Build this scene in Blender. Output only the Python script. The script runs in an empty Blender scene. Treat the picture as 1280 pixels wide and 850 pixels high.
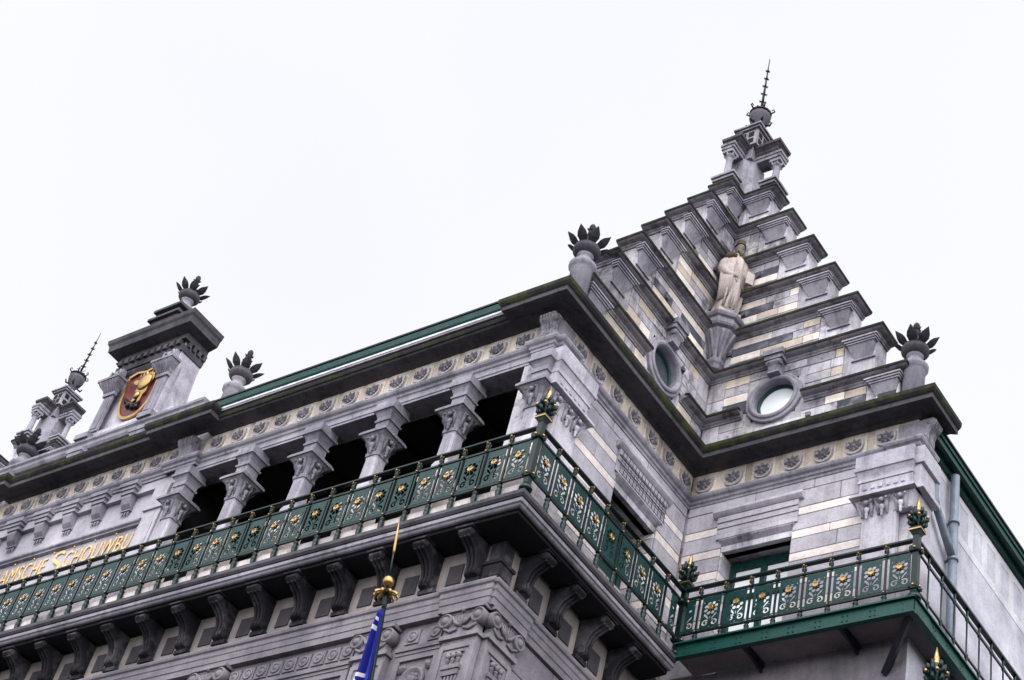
import bpy, bmesh, math, random
from mathutils import Vector, Matrix
random.seed(7)
PI = math.pi
SC = bpy.context.scene
COL = SC.collection

# ------------------------------------------------------------------ camera
cam_d = bpy.data.cameras.new("camera")
cam_d.sensor_width = 36.0
cam_d.lens = 36.0 * 2108.17 / 1280.0
cam_d.clip_start = 0.1
cam_d.clip_end = 2000
cam = bpy.data.objects.new("camera", cam_d)
COL.objects.link(cam)
def rotvec(r):
    r = Vector(r); t = r.length; k = r / t
    return Matrix.Rotation(t, 3, k)
RC = rotvec((0.717780, 0.427025, -0.482462))                       # rows: right, down, forward
MW = Matrix((RC[0], -RC[1], -RC[2])).transposed().to_4x4()
MW.translation = Vector((14.63395, -15.51253, -20.17347))
cam.matrix_world = MW
SC.camera = cam

# ------------------------------------------------------------------ sky, sun, exposure
SKY_DIM, SKY_BRIGHT = .387, 1.4        # overcast: the cloud is brighter round the hidden sun
SUN_EL, SUN_AZ = math.radians(52), math.radians(150)     # azimuth clockwise from +y
w = bpy.data.worlds.new("World"); SC.world = w; w.use_nodes = True
nt = w.node_tree; nt.nodes.clear()
out = nt.nodes.new("ShaderNodeOutputWorld"); bg = nt.nodes.new("ShaderNodeBackground")
sky = nt.nodes.new("ShaderNodeTexSky"); sky.sky_type = 'NISHITA'; sky.sun_disc = False
sky.sun_elevation = SUN_EL; sky.sun_rotation = SUN_AZ
mixc = nt.nodes.new("ShaderNodeMix"); mixc.data_type = 'RGBA'; mixc.inputs[0].default_value = 0.95
tc = nt.nodes.new("ShaderNodeTexCoord"); nz = nt.nodes.new("ShaderNodeTexNoise")
nz.inputs['Scale'].default_value = 1.6; nz.inputs['Detail'].default_value = 3
cr = nt.nodes.new("ShaderNodeValToRGB")
cr.color_ramp.elements[0].position = .3; cr.color_ramp.elements[0].color = (10.2, 10.3, 10.85, 1)
cr.color_ramp.elements[1].position = .7; cr.color_ramp.elements[1].color = (11.2, 11.25, 11.6, 1)
nt.links.new(tc.outputs['Generated'], nz.inputs['Vector']); nt.links.new(nz.outputs[0], cr.inputs[0])
dot = nt.nodes.new("ShaderNodeVectorMath"); dot.operation = 'DOT_PRODUCT'
_s = Vector((.5, -.72, .48)).normalized(); dot.inputs[1].default_value = tuple(_s)
nt.links.new(tc.outputs['Generated'], dot.inputs[0])
glow = nt.nodes.new("ShaderNodeMapRange"); glow.interpolation_type = 'SMOOTHSTEP'
for i_, v_ in ((1, -.05), (2, .75), (3, SKY_DIM), (4, SKY_BRIGHT)): glow.inputs[i_].default_value = v_
nt.links.new(dot.outputs['Value'], glow.inputs[0])
lit = nt.nodes.new("ShaderNodeVectorMath"); lit.operation = 'SCALE'
nt.links.new(cr.outputs[0], lit.inputs[0]); nt.links.new(glow.outputs[0], lit.inputs['Scale'])
nt.links.new(sky.outputs[0], mixc.inputs[6]); nt.links.new(lit.outputs[0], mixc.inputs[7])
nt.links.new(mixc.outputs[2], bg.inputs[0]); bg.inputs[1].default_value = 0.11
nt.links.new(bg.outputs[0], out.inputs[0])
sl = bpy.data.lights.new("sun", 'SUN'); sl.energy = 0.6; sl.angle = math.radians(18); sl.color = (1, .97, .93)
so = bpy.data.objects.new("sun", sl); COL.objects.link(so)
sdir = Vector((math.sin(SUN_AZ)*math.cos(SUN_EL), math.cos(SUN_AZ)*math.cos(SUN_EL), math.sin(SUN_EL)))
so.rotation_euler = sdir.to_track_quat('Z', 'Y').to_euler(); so.location = (20, -30, 20)
vs = SC.view_settings
vs.view_transform = 'Standard'; vs.look = 'None'; vs.exposure = 1.15; vs.gamma = 1.0
try: vs.use_curve_mapping = False
except Exception: pass

# ------------------------------------------------------------------ materials
def nodes(m):
    m.use_nodes = True
    t = m.node_tree; t.nodes.clear()
    o = t.nodes.new("ShaderNodeOutputMaterial"); p = t.nodes.new("ShaderNodeBsdfPrincipled")
    t.links.new(p.outputs[0], o.inputs[0])
    return t, p
def noise(t, scale, detail=5, vscale=None, rough=.6):
    g = t.nodes.new("ShaderNodeNewGeometry")
    v = g.outputs['Position']
    if vscale:
        mp = t.nodes.new("ShaderNodeMapping"); mp.inputs['Scale'].default_value = vscale
        t.links.new(v, mp.inputs[0]); v = mp.outputs[0]
    n = t.nodes.new("ShaderNodeTexNoise"); n.inputs['Scale'].default_value = scale
    n.inputs['Detail'].default_value = detail; n.inputs['Roughness'].default_value = rough
    t.links.new(v, n.inputs['Vector'])
    return n.outputs[0]
def ramp(t, src, a, b, ca=(0,0,0), cb=(1,1,1)):
    r = t.nodes.new("ShaderNodeValToRGB")
    e = r.color_ramp.elements
    e[0].position = a; e[0].color = (*ca, 1); e[1].position = b; e[1].color = (*cb, 1)
    t.links.new(src, r.inputs[0]); return r.outputs[0]
def mix(t, fac, a, b, mode='MIX'):
    m = t.nodes.new("ShaderNodeMix"); m.data_type = 'RGBA'; m.blend_type = mode
    for s, i in ((fac, 0), (a, 6), (b, 7)):
        if isinstance(s, (int, float)): m.inputs[i].default_value = s
        elif isinstance(s, tuple): m.inputs[i].default_value = (*s, 1)
        else: t.links.new(s, m.inputs[i])
    return m.outputs[2]
def stone(name, base, dark, var=.25, streak=.5, blotch=.5, moss=0.0, pale=None, rough=.85, bump=.35, bscale=1.0):
    """weathered stone: per-block tone, soot blotches, rain streaks, lichen, grain"""
    m = bpy.data.materials.new(name); t, p = nodes(m); p.inputs['Specular IOR Level'].default_value = .15
    g = t.nodes.new("ShaderNodeNewGeometry")
    isl = ramp(t, g.outputs['Random Per Island'], 0, 1, (1-var,)*3, (1+var,)*3)
    c = mix(t, 1.0, base, isl, 'MULTIPLY')
    if pale: c = mix(t, ramp(t, noise(t, 2.3, 4), .5, .62), c, pale)
    if blotch:
        f = ramp(t, noise(t, 1.7*bscale, 9, rough=.75), .51, .63, (0,0,0), (blotch,)*3)
        c = mix(t, f, c, dark)
    if streak:
        f = ramp(t, noise(t, 1.0, 6, (5, 5, .45), .7), .5, .7, (0,0,0), (streak,)*3)
        c = mix(t, f, c, dark)
    c = mix(t, 1.0, c, ramp(t, noise(t, .62, 6, rough=.65), .34, .66, (.62,.61,.64), (1.22,1.2,1.18)), 'MULTIPLY')
    f = ramp(t, noise(t, 5.5, 9, (1, 1, .55), .78), .58, .66, (0,0,0), (blotch*.9,)*3)
    c = mix(t, f, c, tuple(x*.6 for x in dark))
    grain = noise(t, 38, 3)
    c = mix(t, .4, c, mix(t, 1.0, c, ramp(t, grain, .3, .7, (.6,)*3, (1.35,)*3), 'MULTIPLY'))
    if moss:
        f = ramp(t, noise(t, 3.1, 7, rough=.7), .47, .62, (0,0,0), (moss,)*3)
        c = mix(t, f, c, (.045, .055, .012))
    t.links.new(c, p.inputs['Base Color']); p.inputs['Roughness'].default_value = rough
    b = t.nodes.new("ShaderNodeBump"); b.inputs['Strength'].default_value = bump; b.inputs['Distance'].default_value = .02
    t.links.new(noise(t, 14, 8, rough=.7), b.inputs['Height']); t.links.new(b.outputs[0], p.inputs['Normal'])
    return m
def paint(name, col, rough=.35, metallic=0.0, wear=None, bump=.0):
    m = bpy.data.materials.new(name); t, p = nodes(m); p.inputs['Specular IOR Level'].default_value = .22
    c = mix(t, ramp(t, noise(t, 6, 5), .35, .7), tuple(x*.75 for x in col), tuple(x*1.15 for x in col))
    if wear: c = mix(t, ramp(t, noise(t, 9, 6, rough=.7), .6, .72, (0,0,0), (.7,.7,.7)), c, wear)
    t.links.new(c, p.inputs['Base Color']); p.inputs['Metallic'].default_value = metallic
    r = ramp(t, noise(t, 11, 4), .3, .7, (rough*.75,)*3, (rough*1.3,)*3)
    t.links.new(r, p.inputs['Roughness'])
    if bump:
        b = t.nodes.new("ShaderNodeBump"); b.inputs['Strength'].default_value = bump; b.inputs['Distance'].default_value = .01
        t.links.new(noise(t, 20, 5), b.inputs['Height']); t.links.new(b.outputs[0], p.inputs['Normal'])
    return m
M = {
 'grey': stone('grey limestone', (.40,.385,.435), (.10,.095,.12), .12, .45, .4),
 'greyrough': stone('weathered grey limestone', (.385,.37,.41), (.055,.053,.068), .35, .6, .75, pale=(.40,.385,.39)),
 'dark': stone('blue black limestone', (.085,.085,.11), (.03,.03,.04), .35, .35, .5, pale=(.2,.2,.23)),
 'cream': stone('cream limestone', (.67,.61,.56), (.26,.20,.16), .16, .3, .3),
 'curb': stone('rain washed curb stone', (.52,.48,.47), (.10,.085,.08), .1, .35, .75, bscale=.6),
 'tan': stone('tan limestone', (.52,.455,.385), (.2,.15,.12), .22, .35, .45),
 'creamclean': stone('pale band limestone', (.64,.585,.555), (.33,.30,.30), .06, .25, .25),
 'greyclean': stone('smooth grey limestone', (.375,.36,.40), (.17,.165,.195), .10, .4, .35),
 'frieze': stone('frieze limestone', (.64,.575,.52), (.19,.165,.155), .1, .35, .4),
 'rim': stone('pale carved stone', (.40,.365,.36), (.15,.14,.14), .12, .3, .35),
 'disc': stone('carved grey limestone', (.17,.162,.185), (.05,.05,.06), .2, .3, .5),
 'cornice': stone('soot blackened cornice', (.075,.071,.082), (.02,.02,.025), .15, .5, .6, moss=.0, pale=(.075,.072,.082)),  # soot tone, taken darker still to deepen the shade of its soffit
 'mossy': stone('mossy cornice edge', (.022,.021,.024), (.018,.018,.02), .1, .4, .6, moss=.75),
 'cupstone': stone('dark urn stone', (.085,.082,.095), (.03,.03,.035), .1, .4, .5),
 'panelfield': stone('console frieze stone', (.27,.24,.23), (.12,.11,.115), .1, .45, .4),  # base lowered to put balcony shadow into the stone colour
 'leafstone': stone('blackened leaf stone', (.04,.039,.048), (.02,.02,.024), .15, .2, .4),
 'mosscap': stone('mossy brown stone', (.09,.06,.045), (.02,.018,.016), .0, .3, .5, moss=.6),
 'stepmould': stone('stained step moulding', (.26,.25,.28), (.025,.025,.03), .12, .7, .7),
 'mould': stone('grey moulding', (.25,.242,.28), (.07,.068,.08), .12, .6, .5),
 'soffit': stone('soot and shade soffit stone', (.012,.011,.014), (.014,.013,.016), .1, .2, .5),  # soot, plus the shade under the slab put into the base
 'console': stone('shade darkened console', (.020,.0185,.023), (.022,.021,.026), .15, .3, .55, pale=(.08,.075,.085)),  # near black base carries the shadow the brackets stand in
 'lower': stone('lower storey limestone', (.185,.172,.192), (.10,.095,.11), .08, .5, .45),
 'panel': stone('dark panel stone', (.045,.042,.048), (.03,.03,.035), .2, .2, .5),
 'interior': stone('loggia shade plaster', (.016,.0155,.018), (.02,.02,.022), .0, .3, .4),  # loggia's darkness is painted in: base far below real plaster
 'statue': stone('pale statue stone', (.46,.405,.37), (.24,.18,.17), .0, .45, .35, bump=.25, bscale=1.5),
 'statuedark': stone('lichened statue stone', (.24,.20,.17), (.04,.04,.03), .0, .3, .6, moss=.5),
 'swall': stone('painted side wall', (.45,.45,.50), (.26,.26,.30), .05, .3, .2, bump=.1),
 'swallband': stone('painted pale band', (.55,.55,.58), (.42,.41,.44), .04, .3, .2, bump=.1),
 'green': paint('green iron paint', (.0015,.012,.012), .32),
 'plate': paint('green panel paint', (.002,.028,.027), .34),
 'beam': paint('green beam paint', (.003,.047,.039), .4, wear=(.02,.05,.045), bump=.15),
 'gutter': paint('green gutter paint', (.005,.042,.038), .45),
 'black': paint('black iron', (.012,.012,.02), .45),
 'gold': paint('gilding', (.40,.255,.10), .36, 1.0, wear=(.25,.13,.05)),
 'goldleaf': paint('gold leaf lettering', (.78,.52,.22), .45, .35),
 'golddish': paint('faded gilt dish', (.50,.36,.29), .5, .1),
 'zinc': paint('zinc pipe', (.16,.19,.23), .45, .4),
 'lead': paint('white flashing', (.62,.63,.66), .5),
 'deckunder': stone('grey concrete deck', (.15,.135,.145), (.11,.10,.11), .0, .2, .4, bump=.1),
 'maroon': paint('maroon enamel', (.10,.016,.022), .35),
 'blackenamel': paint('black enamel', (.008,.008,.01), .3),
 'blue': paint('blue flag cloth', (.006,.012,.20), .75),
 'white': paint('white cloth print', (.78,.78,.8), .7),
 'frame': paint('dark green joinery', (.007,.035,.032), .3),
 'asphalt': stone('asphalt', (.05,.05,.05), (.03,.03,.03), 0, 0, .4),
 'pave': stone('paving stone', (.11,.105,.10), (.06,.06,.06), .2, 0, .4),
 'roof': stone('roof slate', (.06,.06,.07), (.03,.03,.03), .2, .3, .3),
}
def glassmat():
    m = bpy.data.materials.new('window glass'); t, p = nodes(m)
    p.inputs['Base Color'].default_value = (.33,.42,.46,1); p.inputs['Roughness'].default_value = .04
    p.inputs['Metallic'].default_value = .9
    t.links.new(ramp(t, noise(t, .8, 2), .3, .7, (.26,.36,.40), (.40,.46,.50)), p.inputs['Base Color'])
    return m
M['glass'] = glassmat()
def palepane():
    m = bpy.data.materials.new('sky white pane'); t, p = nodes(m)  # white sky reflection put into the base colour of the glass
    t.links.new(ramp(t, noise(t, 1.2, 3), .3, .7, (.74,.79,.82), (.86,.89,.90)), p.inputs['Base Color'])
    p.inputs['Roughness'].default_value = .06; p.inputs['Metallic'].default_value = .15
    return m
M['pane'] = palepane()

# ------------------------------------------------------------------ mesh builder
ORG = {}
class MB:
    def __init__(s, T=None):
        s.v = []; s.f = []; s.mi = []; s.sm = []; s.T = T; s.m = 0
    def p(s, x, y, z):
        q = s.T(x, y, z) if s.T else (x, y, z)
        s.v.append(q); return len(s.v)-1
    def face(s, idx, smooth=False):
        s.f.append(tuple(idx)); s.mi.append(s.m); s.sm.append(smooth)
    def box(s, x0, x1, y0, y1, z0, z1):
        a = [s.p(x, y, z) for z in (z0, z1) for x, y in ((x0,y0),(x1,y0),(x1,y1),(x0,y1))]
        for q in ((0,1,2,3),(4,5,6,7),(0,1,5,4),(1,2,6,5),(2,3,7,6),(3,0,4,7)): s.face([a[i] for i in q])
        return s
    def frustum(s, r0, z0, r1, z1):
        a = [s.p(x, y, z0) for x, y in ((r0[0],r0[2]),(r0[1],r0[2]),(r0[1],r0[3]),(r0[0],r0[3]))]
        b = [s.p(x, y, z1) for x, y in ((r1[0],r1[2]),(r1[1],r1[2]),(r1[1],r1[3]),(r1[0],r1[3]))]
        s.face(a); s.face(b)
        for i in range(4): s.face((a[i], a[(i+1)%4], b[(i+1)%4], b[i]))
        return s
    def loft(s, rings, smooth=True, caps=True):
        R = [[s.p(*q) for q in r] for r in rings]; n = len(R[0])
        for a, b in zip(R, R[1:]):
            for i in range(n): s.face((a[i], a[(i+1)%n], b[(i+1)%n], b[i]), smooth)
        if caps: s.face(R[0]); s.face(R[-1])
        return s
    def lathe(s, c, prof, n=16, smooth=True, axis='z', a0=0.0):
        """prof: (radius, height) list"""
        rings = []
        for r, h in prof:
            ring = []
            for i in range(n):
                a = a0 + 2*PI*i/n; ca, sa = r*math.cos(a), r*math.sin(a)
                if axis == 'z': ring.append((c[0]+ca, c[1]+sa, c[2]+h))
                elif axis == 'y': ring.append((c[0]+ca, c[1]+h, c[2]+sa))
                else: ring.append((c[0]+h, c[1]+ca, c[2]+sa))
            rings.append(ring)
        return s.loft(rings, smooth)
    def prism(s, poly, axis, a0, a1, smooth=False):
        """extrude polygon; axis 'x': poly (y,z); 'y': poly (x,z); 'z': poly (x,y)"""
        def P(q, a):
            return {'x': (a, q[0], q[1]), 'y': (q[0], a, q[1]), 'z': (q[0], q[1], a)}[axis]
        A = [s.p(*P(q, a0)) for q in poly]; B = [s.p(*P(q, a1)) for q in poly]; n = len(poly)
        s.face(A); s.face(B)
        for i in range(n): s.face((A[i], A[(i+1)%n], B[(i+1)%n], B[i]), smooth)
        return s
    def sweep(s, path, prof, z=0.0):
        """moulding: closed profile (out, z) carried along a plan path, mitred; out = right-hand side"""
        n = len(path); rings = []
        for i, (x, y) in enumerate(path):
            ns = []
            for j in (i-1, i):
                if 0 <= j < n-1:
                    dx, dy = path[j+1][0]-path[j][0], path[j+1][1]-path[j][1]; l = math.hypot(dx, dy)
                    ns.append((dy/l, -dx/l))
            if len(ns) == 1: mx, my = ns[0]
            else:
                mx, my = ns[0][0]+ns[1][0], ns[0][1]+ns[1][1]
                k = 1 + ns[0][0]*ns[1][0] + ns[0][1]*ns[1][1]; mx, my = mx/k, my/k
            rings.append([(x+mx*o, y+my*o, z+h) for o, h in prof])
        return s.loft(rings, False)
    def tube(s, pts, r, n=6, smooth=True):
        pts = [Vector(q) for q in pts]; rings = []
        rr = r if isinstance(r, (list, tuple)) else [r]*len(pts)
        up = Vector((0, 0, 1)); u = None
        for i, q in enumerate(pts):
            d = (pts[min(i+1, len(pts)-1)] - pts[max(i-1, 0)]).normalized()
            if u is None:
                u = d.cross(up)
                if u.length < .05: u = d.cross(Vector((1, 0, 0)))
            else: u = u - d*u.dot(d)
            u.normalize(); v = d.cross(u)
            rings.append([tuple(q + (u*math.cos(2*PI*k/n) + v*math.sin(2*PI*k/n))*rr[i]) for k in range(n)])
        return s.loft(rings, smooth)
    def ball(s, c, r, n=8, squash=1.0):
        return s.lathe(c, [(max(r*math.sin(PI*k/n), r*.03), -r*squash*math.cos(PI*k/n)) for k in range(n+1)], n+2)
    def spike(s, base, tip, w, n=4):
        """pointed leaf: double cone"""
        b, t = Vector(base), Vector(tip); mid = b.lerp(t, .42)
        return s.tube([b, mid, t], [w*.45, w, w*.04], n, False)
    def mesh(s, name, org=(0, 0, 0)):
        me = bpy.data.meshes.new(name); o = Vector(org)
        me.from_pydata([tuple(Vector(q)-o) for q in s.v], [], s.f)
        me.polygons.foreach_set('material_index', s.mi); me.polygons.foreach_set('use_smooth', s.sm)
        bm = bmesh.new(); bm.from_mesh(me); bmesh.ops.recalc_face_normals(bm, faces=bm.faces); bm.to_mesh(me); bm.free()
        return me

def mats(me, ms):
    for k in (ms if isinstance(ms, (list, tuple)) else [ms]): me.materials.append(M[k])
def tag(o, label, cat, group=None, kind=None):
    if label: o['label'] = label
    if cat: o['category'] = cat
    if group: o['group'] = group
    if kind: o['kind'] = kind
    return o
def thing(name, loc, label, cat, group=None):
    o = bpy.data.objects.new(name, None); COL.objects.link(o); o.location = loc
    o.empty_display_size = .2; ORG[o.name] = Vector(loc)
    return tag(o, label, cat, group)
def part(name, mb, ms, parent, label=None, bevel=0, kind=None):
    org = ORG[parent.name]
    me = mb.mesh(name, org); mats(me, ms)
    o = bpy.data.objects.new(name, me); COL.objects.link(o); o.parent = parent; ORG[o.name] = org
    if label: o['label'] = label
    if kind: o['kind'] = kind
    if bevel:
        b = o.modifiers.new('bevel', 'BEVEL'); b.width = bevel; b.segments = 1; b.limit_method = 'ANGLE'; b.angle_limit = .6
    return o
def inst(name, me, parent, loc, rz=0.0, first=None, bevel=0):
    """object with shared mesh, placed in world coordinates under an unrotated parent (or a placed part)"""
    o = bpy.data.objects.new(name, me); COL.objects.link(o); o.parent = parent
    o.location = Vector(loc) - ORG[parent.name]; o.rotation_euler = (0, 0, rz); ORG[o.name] = Vector(loc)
    if bevel:
        b = o.modifiers.new('bevel', 'BEVEL'); b.width = bevel; b.segments = 1; b.limit_method = 'ANGLE'; b.angle_limit = .6
    return o
def sub(name, me, parent):
    o = bpy.data.objects.new(name, me); COL.objects.link(o); o.parent = parent; return o
def struct(name, mb, ms):
    me = mb.mesh(name); mats(me, ms); o = bpy.data.objects.new(name, me); COL.objects.link(o); o['kind'] = 'structure'; return o

# ------------------------------------------------------------------ key dimensions (metres, z measured from the upper frieze)
D = 4.555; WD = 4.562; G = -21.9
XA = -12.24                       # middle axis of the front
XL = 2*XA                         # left end of the front, mirror of the corner at x = 0
TW = lambda u, t, z: (u, D - t, z)          # wing facing the front
TR = lambda u, t, z: (t, D - u, z)          # wing facing the side, mirror image about the inner corner

# ------------------------------------------------------------------ ground
g = MB(); g.box(-400, 400, -400, 400, G-.5, G); struct('ground', g, 'asphalt')
g = MB(); g.box(-40, 9, -6, 30, G-.2, G+.13); struct('pavement', g, 'pave')

# ------------------------------------------------------------------ the theatre
TH = thing('theatre_building', (XA, 6, G), 'grey and cream stone theatre with stepped corner gable and open top loggia', 'building')

def ashlar(mb, u0, u1, courses, pick, lmin, lmax, t0=-.03, t1=.012, gap=.006, skip=None):
    for ci, (z0, z1, kind) in enumerate(courses):
        u = u0
        while u < u1 - .02:
            L = random.uniform(lmin, lmax)
            e = u1 if u + L > u1 - lmin*.6 else u + L
            mb.m = pick(kind, u)
            if not (skip and skip((u+e)/2, (z0+z1)/2, u, e, z0, z1)):
                j = random.uniform(-.004, .004)
                mb.box(u+gap, e-gap, t0, t1+j, z0+gap, z1-gap)
            u = e
    return mb

# -- cores behind the stone facing: the two wing walls, upper storey
ZB = -4.30
DU0, DU1, DZ = .84, 2.27, -1.69
for T in (TW, TR):
    c = MB(T)
    c.box(-.7 if T is TW else 0, DU0, -.62, -.03, ZB, -.27); c.box(DU1, WD-.001, -.62, -.03, ZB, -.27); c.box(DU0, DU1, -.62, -.03, DZ, -.27)
    c.box(-.7 if T is TW else 0, WD-.002, -.62, -.03, -.27, .3)
    part('wall_core', c, 'greyrough', TH)
    a = MB(T)
    cs = []
    edges = [-.5, -.72]
    z = -.72
    band = [(-1.11,'g'), (-1.29,'c'), (-1.62,'g'), (-1.80,'c'), (-2.12,'g'), (-2.30,'c'), (-2.64,'g'), (-2.82,'c'), (-3.16,'g'), (-3.34,'c'), (-3.68,'g'), (-3.86,'c'), (-4.30,'g')]
    for zb, k in band: cs.append((zb, z, k)); z = zb
    for (u0, u1) in ((.035, DU0), (DU1, 3.64)):
        ashlar(a, u0, u1, [q for q in cs if q[1] <= DZ+.001 or True], lambda k, u: 1 if k == 'c' else 0, .7, 1.3)
    a.m = 0; ashlar(a, DU0, DU1, [(-1.11, -.72, 'g'), (-1.42, -1.11, 'g')], lambda k, u: 0, 1.5, 2)
    ashlar(a, .035, WD-.02, [(-.72, -.27, 'g')], lambda k, u: 0, .9, 1.5)
    # reveals of the opening and its stone bands
    for (ua, ub) in ((DU0-.02, DU0+.02), (DU1-.02, DU1+.02)):
        z = DZ
        for zb, k in band:
            if zb < DZ:
                a.m = 1 if k == 'c' else 0
                a.box(ua, ub, -.55, -.032, zb+.004, min(z, DZ)-.004); z = zb
    part('banded_wall', a, ['greyclean', 'creamclean'], TH, bevel=.006)
    # lintel of the opening
    l = MB(T)
    l.prism([(.014,-.80),(.13,-.80),(.13,-.86),(.10,-.90),(.07,-.93),(.014,-.95)], 'x', .64, 2.46)
    l.box(.74, 2.37, .014, .075, -1.08, -.955); l.box(.74, 2.37, .014, .055, -1.20, -1.083); l.box(.74, 2.37, .014, .038, -1.32, -1.203)
    l.box(.74, 2.37, .014, .045, -1.44, -1.323)
    part('window_lintel', l, 'greyclean', TH, bevel=.005)
    l = MB(T)
    l.prism([(.04,-1.443),(.04,-1.47),(-.12,-1.69),(-.25,-1.69),(-.25,-1.443)], 'x', .80, 2.31)
    part('lintel_soffit', l, 'stepmould', TH, bevel=.005)
    if T is TR:
        n_ = MB(T)
        for k in range(15): n_.tube([(.80+k*.107, .10, -.96), (.80+k*.107, .085, -1.45)], .007, 4)
        for zz in (-1.08, -1.20, -1.32, -1.445): n_.tube([(.76, .092, zz), (2.34, .092, zz)], .006, 4)
        part('bird_net', n_, 'black', TH)
    # french window set deep in the opening
    d = MB(T); dd = -.12 if T is TW else -.30
    d.m = 0
    d.box(DU0+.02, DU1-.02, -.40+dd, -.30+dd, -4.2, -1.70)
    for (ua, ub) in ((DU0+.03, DU0+.13), (1.50, 1.61), (DU1-.13, DU1-.03)): d.box(ua, ub, -.30+dd, -.24+dd, -4.2, -1.72)
    for (za, zb) in ((-1.90,-1.72), (-2.56,-2.46), (-4.2,-3.75)): d.box(DU0+.03, DU1-.03, -.30+dd, -.245+dd, za, zb)
    win = part('french_window', d, 'frame', TH, bevel=.004)
    gl = MB(T)
    for (ua, ub) in ((DU0+.14, 1.49), (1.62, DU1-.14)):
        for (za, zb) in ((-2.45,-1.91), (-3.74,-2.57)): gl.box(ua, ub, -.298+dd, -.285+dd, za, zb)
    part('pane', gl, 'pane' if T is TW else 'frame', win)

# -- frieze: light tiles under each rosette, tan stone between
def frieze(T, cents, a, b, tw=.235):
    m = MB(T); cur = a
    for c in sorted(cents):
        m.m = 1
        if c-tw > cur+.02: m.box(cur+.003, c-tw-.003, -.03, .006, -.245, .30)
        m.m = 0; m.box(c-tw, c+tw, -.03, .012, -.245, .30); cur = c+tw
    m.m = 1
    if b > cur+.02: m.box(cur+.003, b, -.03, .006, -.245, .30)
    return m
ROSU = [.30 + .612*k for k in range(7)]
ROSF1 = [-.775 - .58*k for k in range(14)]
ROSF2 = [-9.484 - .578*k for k in range(10)]
ROSF3 = [2*XA - x for x in ROSF1]
MIR = (lambda x, y, z: (x, y, z), lambda x, y, z: (2*XA - x, y, z))
part('frieze', frieze(TW, ROSU, .02, WD), ['frieze', 'tan'], TH, bevel=.004)
part('frieze', frieze(TR, ROSU, .02, D-.02), ['frieze', 'tan'], TH, bevel=.004)
for fx, (a, b) in ((ROSF1, (-8.72, -.02)), (ROSF2, (-15.2, -9.2)), (ROSF3, (2*XA+.02, 2*XA+8.72))):
    q = frieze(lambda x, t, z: (x, -t, z), fx, a, b)
    part('frieze', q, ['frieze', 'tan'], TH, bevel=.004)

# rosette: U shaped rim, leaf crown, button (local: faces -y, centre at origin)
def rosette_mesh():
    m = MB(); n = 20
    def U(r, sq):
        pts = []
        for i in range(n+1):
            a = PI + PI*i/n
            pts.append((r*math.cos(a), r*math.sin(a)))
        return [(-r, sq)] + pts + [(r, sq)]
    o = U(.185, .12); i_ = U(.155, .13)
    m.prism([(x, z) for x, z in U(.16, .15)], 'y', -.022, 0)
    for k in range(len(o)-1):           # raised rim
        q = [o[k], o[k+1], i_[k+1], i_[k]]
        m.prism(q, 'y', -.05, 0)
    m.m = 1
    for k in range(8):
        a = PI/2 + 2*PI*k/8
        c, s_ = math.cos(a), math.sin(a)
        L = .165 if s_ > -.2 else .125
        m.spike((.03*c, -.03, .03*s_+.0), (L*c, -.055, L*s_), .036, 4)
    m.lathe((0, 0, 0), [(.001, -.085), (.03, -.08), (.05, -.055), (.055, -.02), (.055, 0)], 10, axis='y')
    me = m.mesh('rosette'); mats(me, ['rim', 'disc']); return me
RM = rosette_mesh()
for x in ROSF1 + ROSF2 + ROSF3: inst('rosette', RM, TH, (x, -.012, -.01))
for u in ROSU:
    inst('rosette', RM, TH, (u, D-.012, -.01)); inst('rosette', RM, TH, (.012, D-u, -.01), PI/2)

# -- moulding under the frieze, with breaks forward over the corner piers
def jog(pts): return pts
low_prof = [(0,-.52),(.03,-.52),(.035,-.47),(.06,-.45),(.07,-.40),(.11,-.37),(.13,-.33),(.13,-.29),(.10,-.27),(.02,-.245),(0,-.245)]
lm = MB()
lm.sweep([(2*XA,0),(-15.82,0),(-15.82,-.09),(-14.98,-.09),(-14.98,0),(-9.5,0),(-9.5,-.09),(-8.66,-.09),(-8.66,0),(-.42,0),(-.42,-.10),(.0,-.10),(.0,.0),(.10,0),(.10,.36),(0,.36),(0,D),(4.12,D),(4.12,D-.09),(WD+.05,D-.09),(WD+.05,D+.5)], low_prof)
part('string_moulding', lm, 'mould', TH)
# architrave over the loggia
for mx in MIR:
    ar = MB(mx)
    ar.m = 0; ar.box(-8.8, -.05, -.02, .42, -.66, -.52); ar.box(-8.8, -.05, .0, .40, -.52, -.249)
    ar.box(-8.8, -.45, -.035, -.02, -.60, -.522)
    part('architrave', ar, 'mould', TH)

# -- main cornice
big = [(0,.27),(.04,.275),(.06,.30),(.10,.31),(.12,.335),(.30,.345),(.44,.290),(.445,.37),(.47,.40),(.50,.455),(.505,.53),(.30,.57),(0,.585)]
edge = [(.452,.378),(.478,.402),(.508,.455),(.514,.536),(.46,.545),(.45,.4)]
SEND = D + .62
pth = [(-.52,.05),(-.52,-.16),(.0,-.16),(.0,D),(WD,D),(WD,SEND)]
c = MB(); c.m = 0; c.sweep(pth, big); c.m = 1; c.sweep(pth, edge)
pl = [(-15.88,.05),(-15.88,-.15),(-14.9,-.15),(-14.9,0),(-9.56,0),(-9.56,-.15),(-8.6,-.15),(-8.6,.05)]
part('main_cornice', c, ['cornice', 'mossy'], TH)
c = MB(); c.m = 0; c.sweep(pl, big); c.m = 1; c.sweep(pl, edge)
part('main_cornice', c, ['cornice', 'mossy'], TH)
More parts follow.
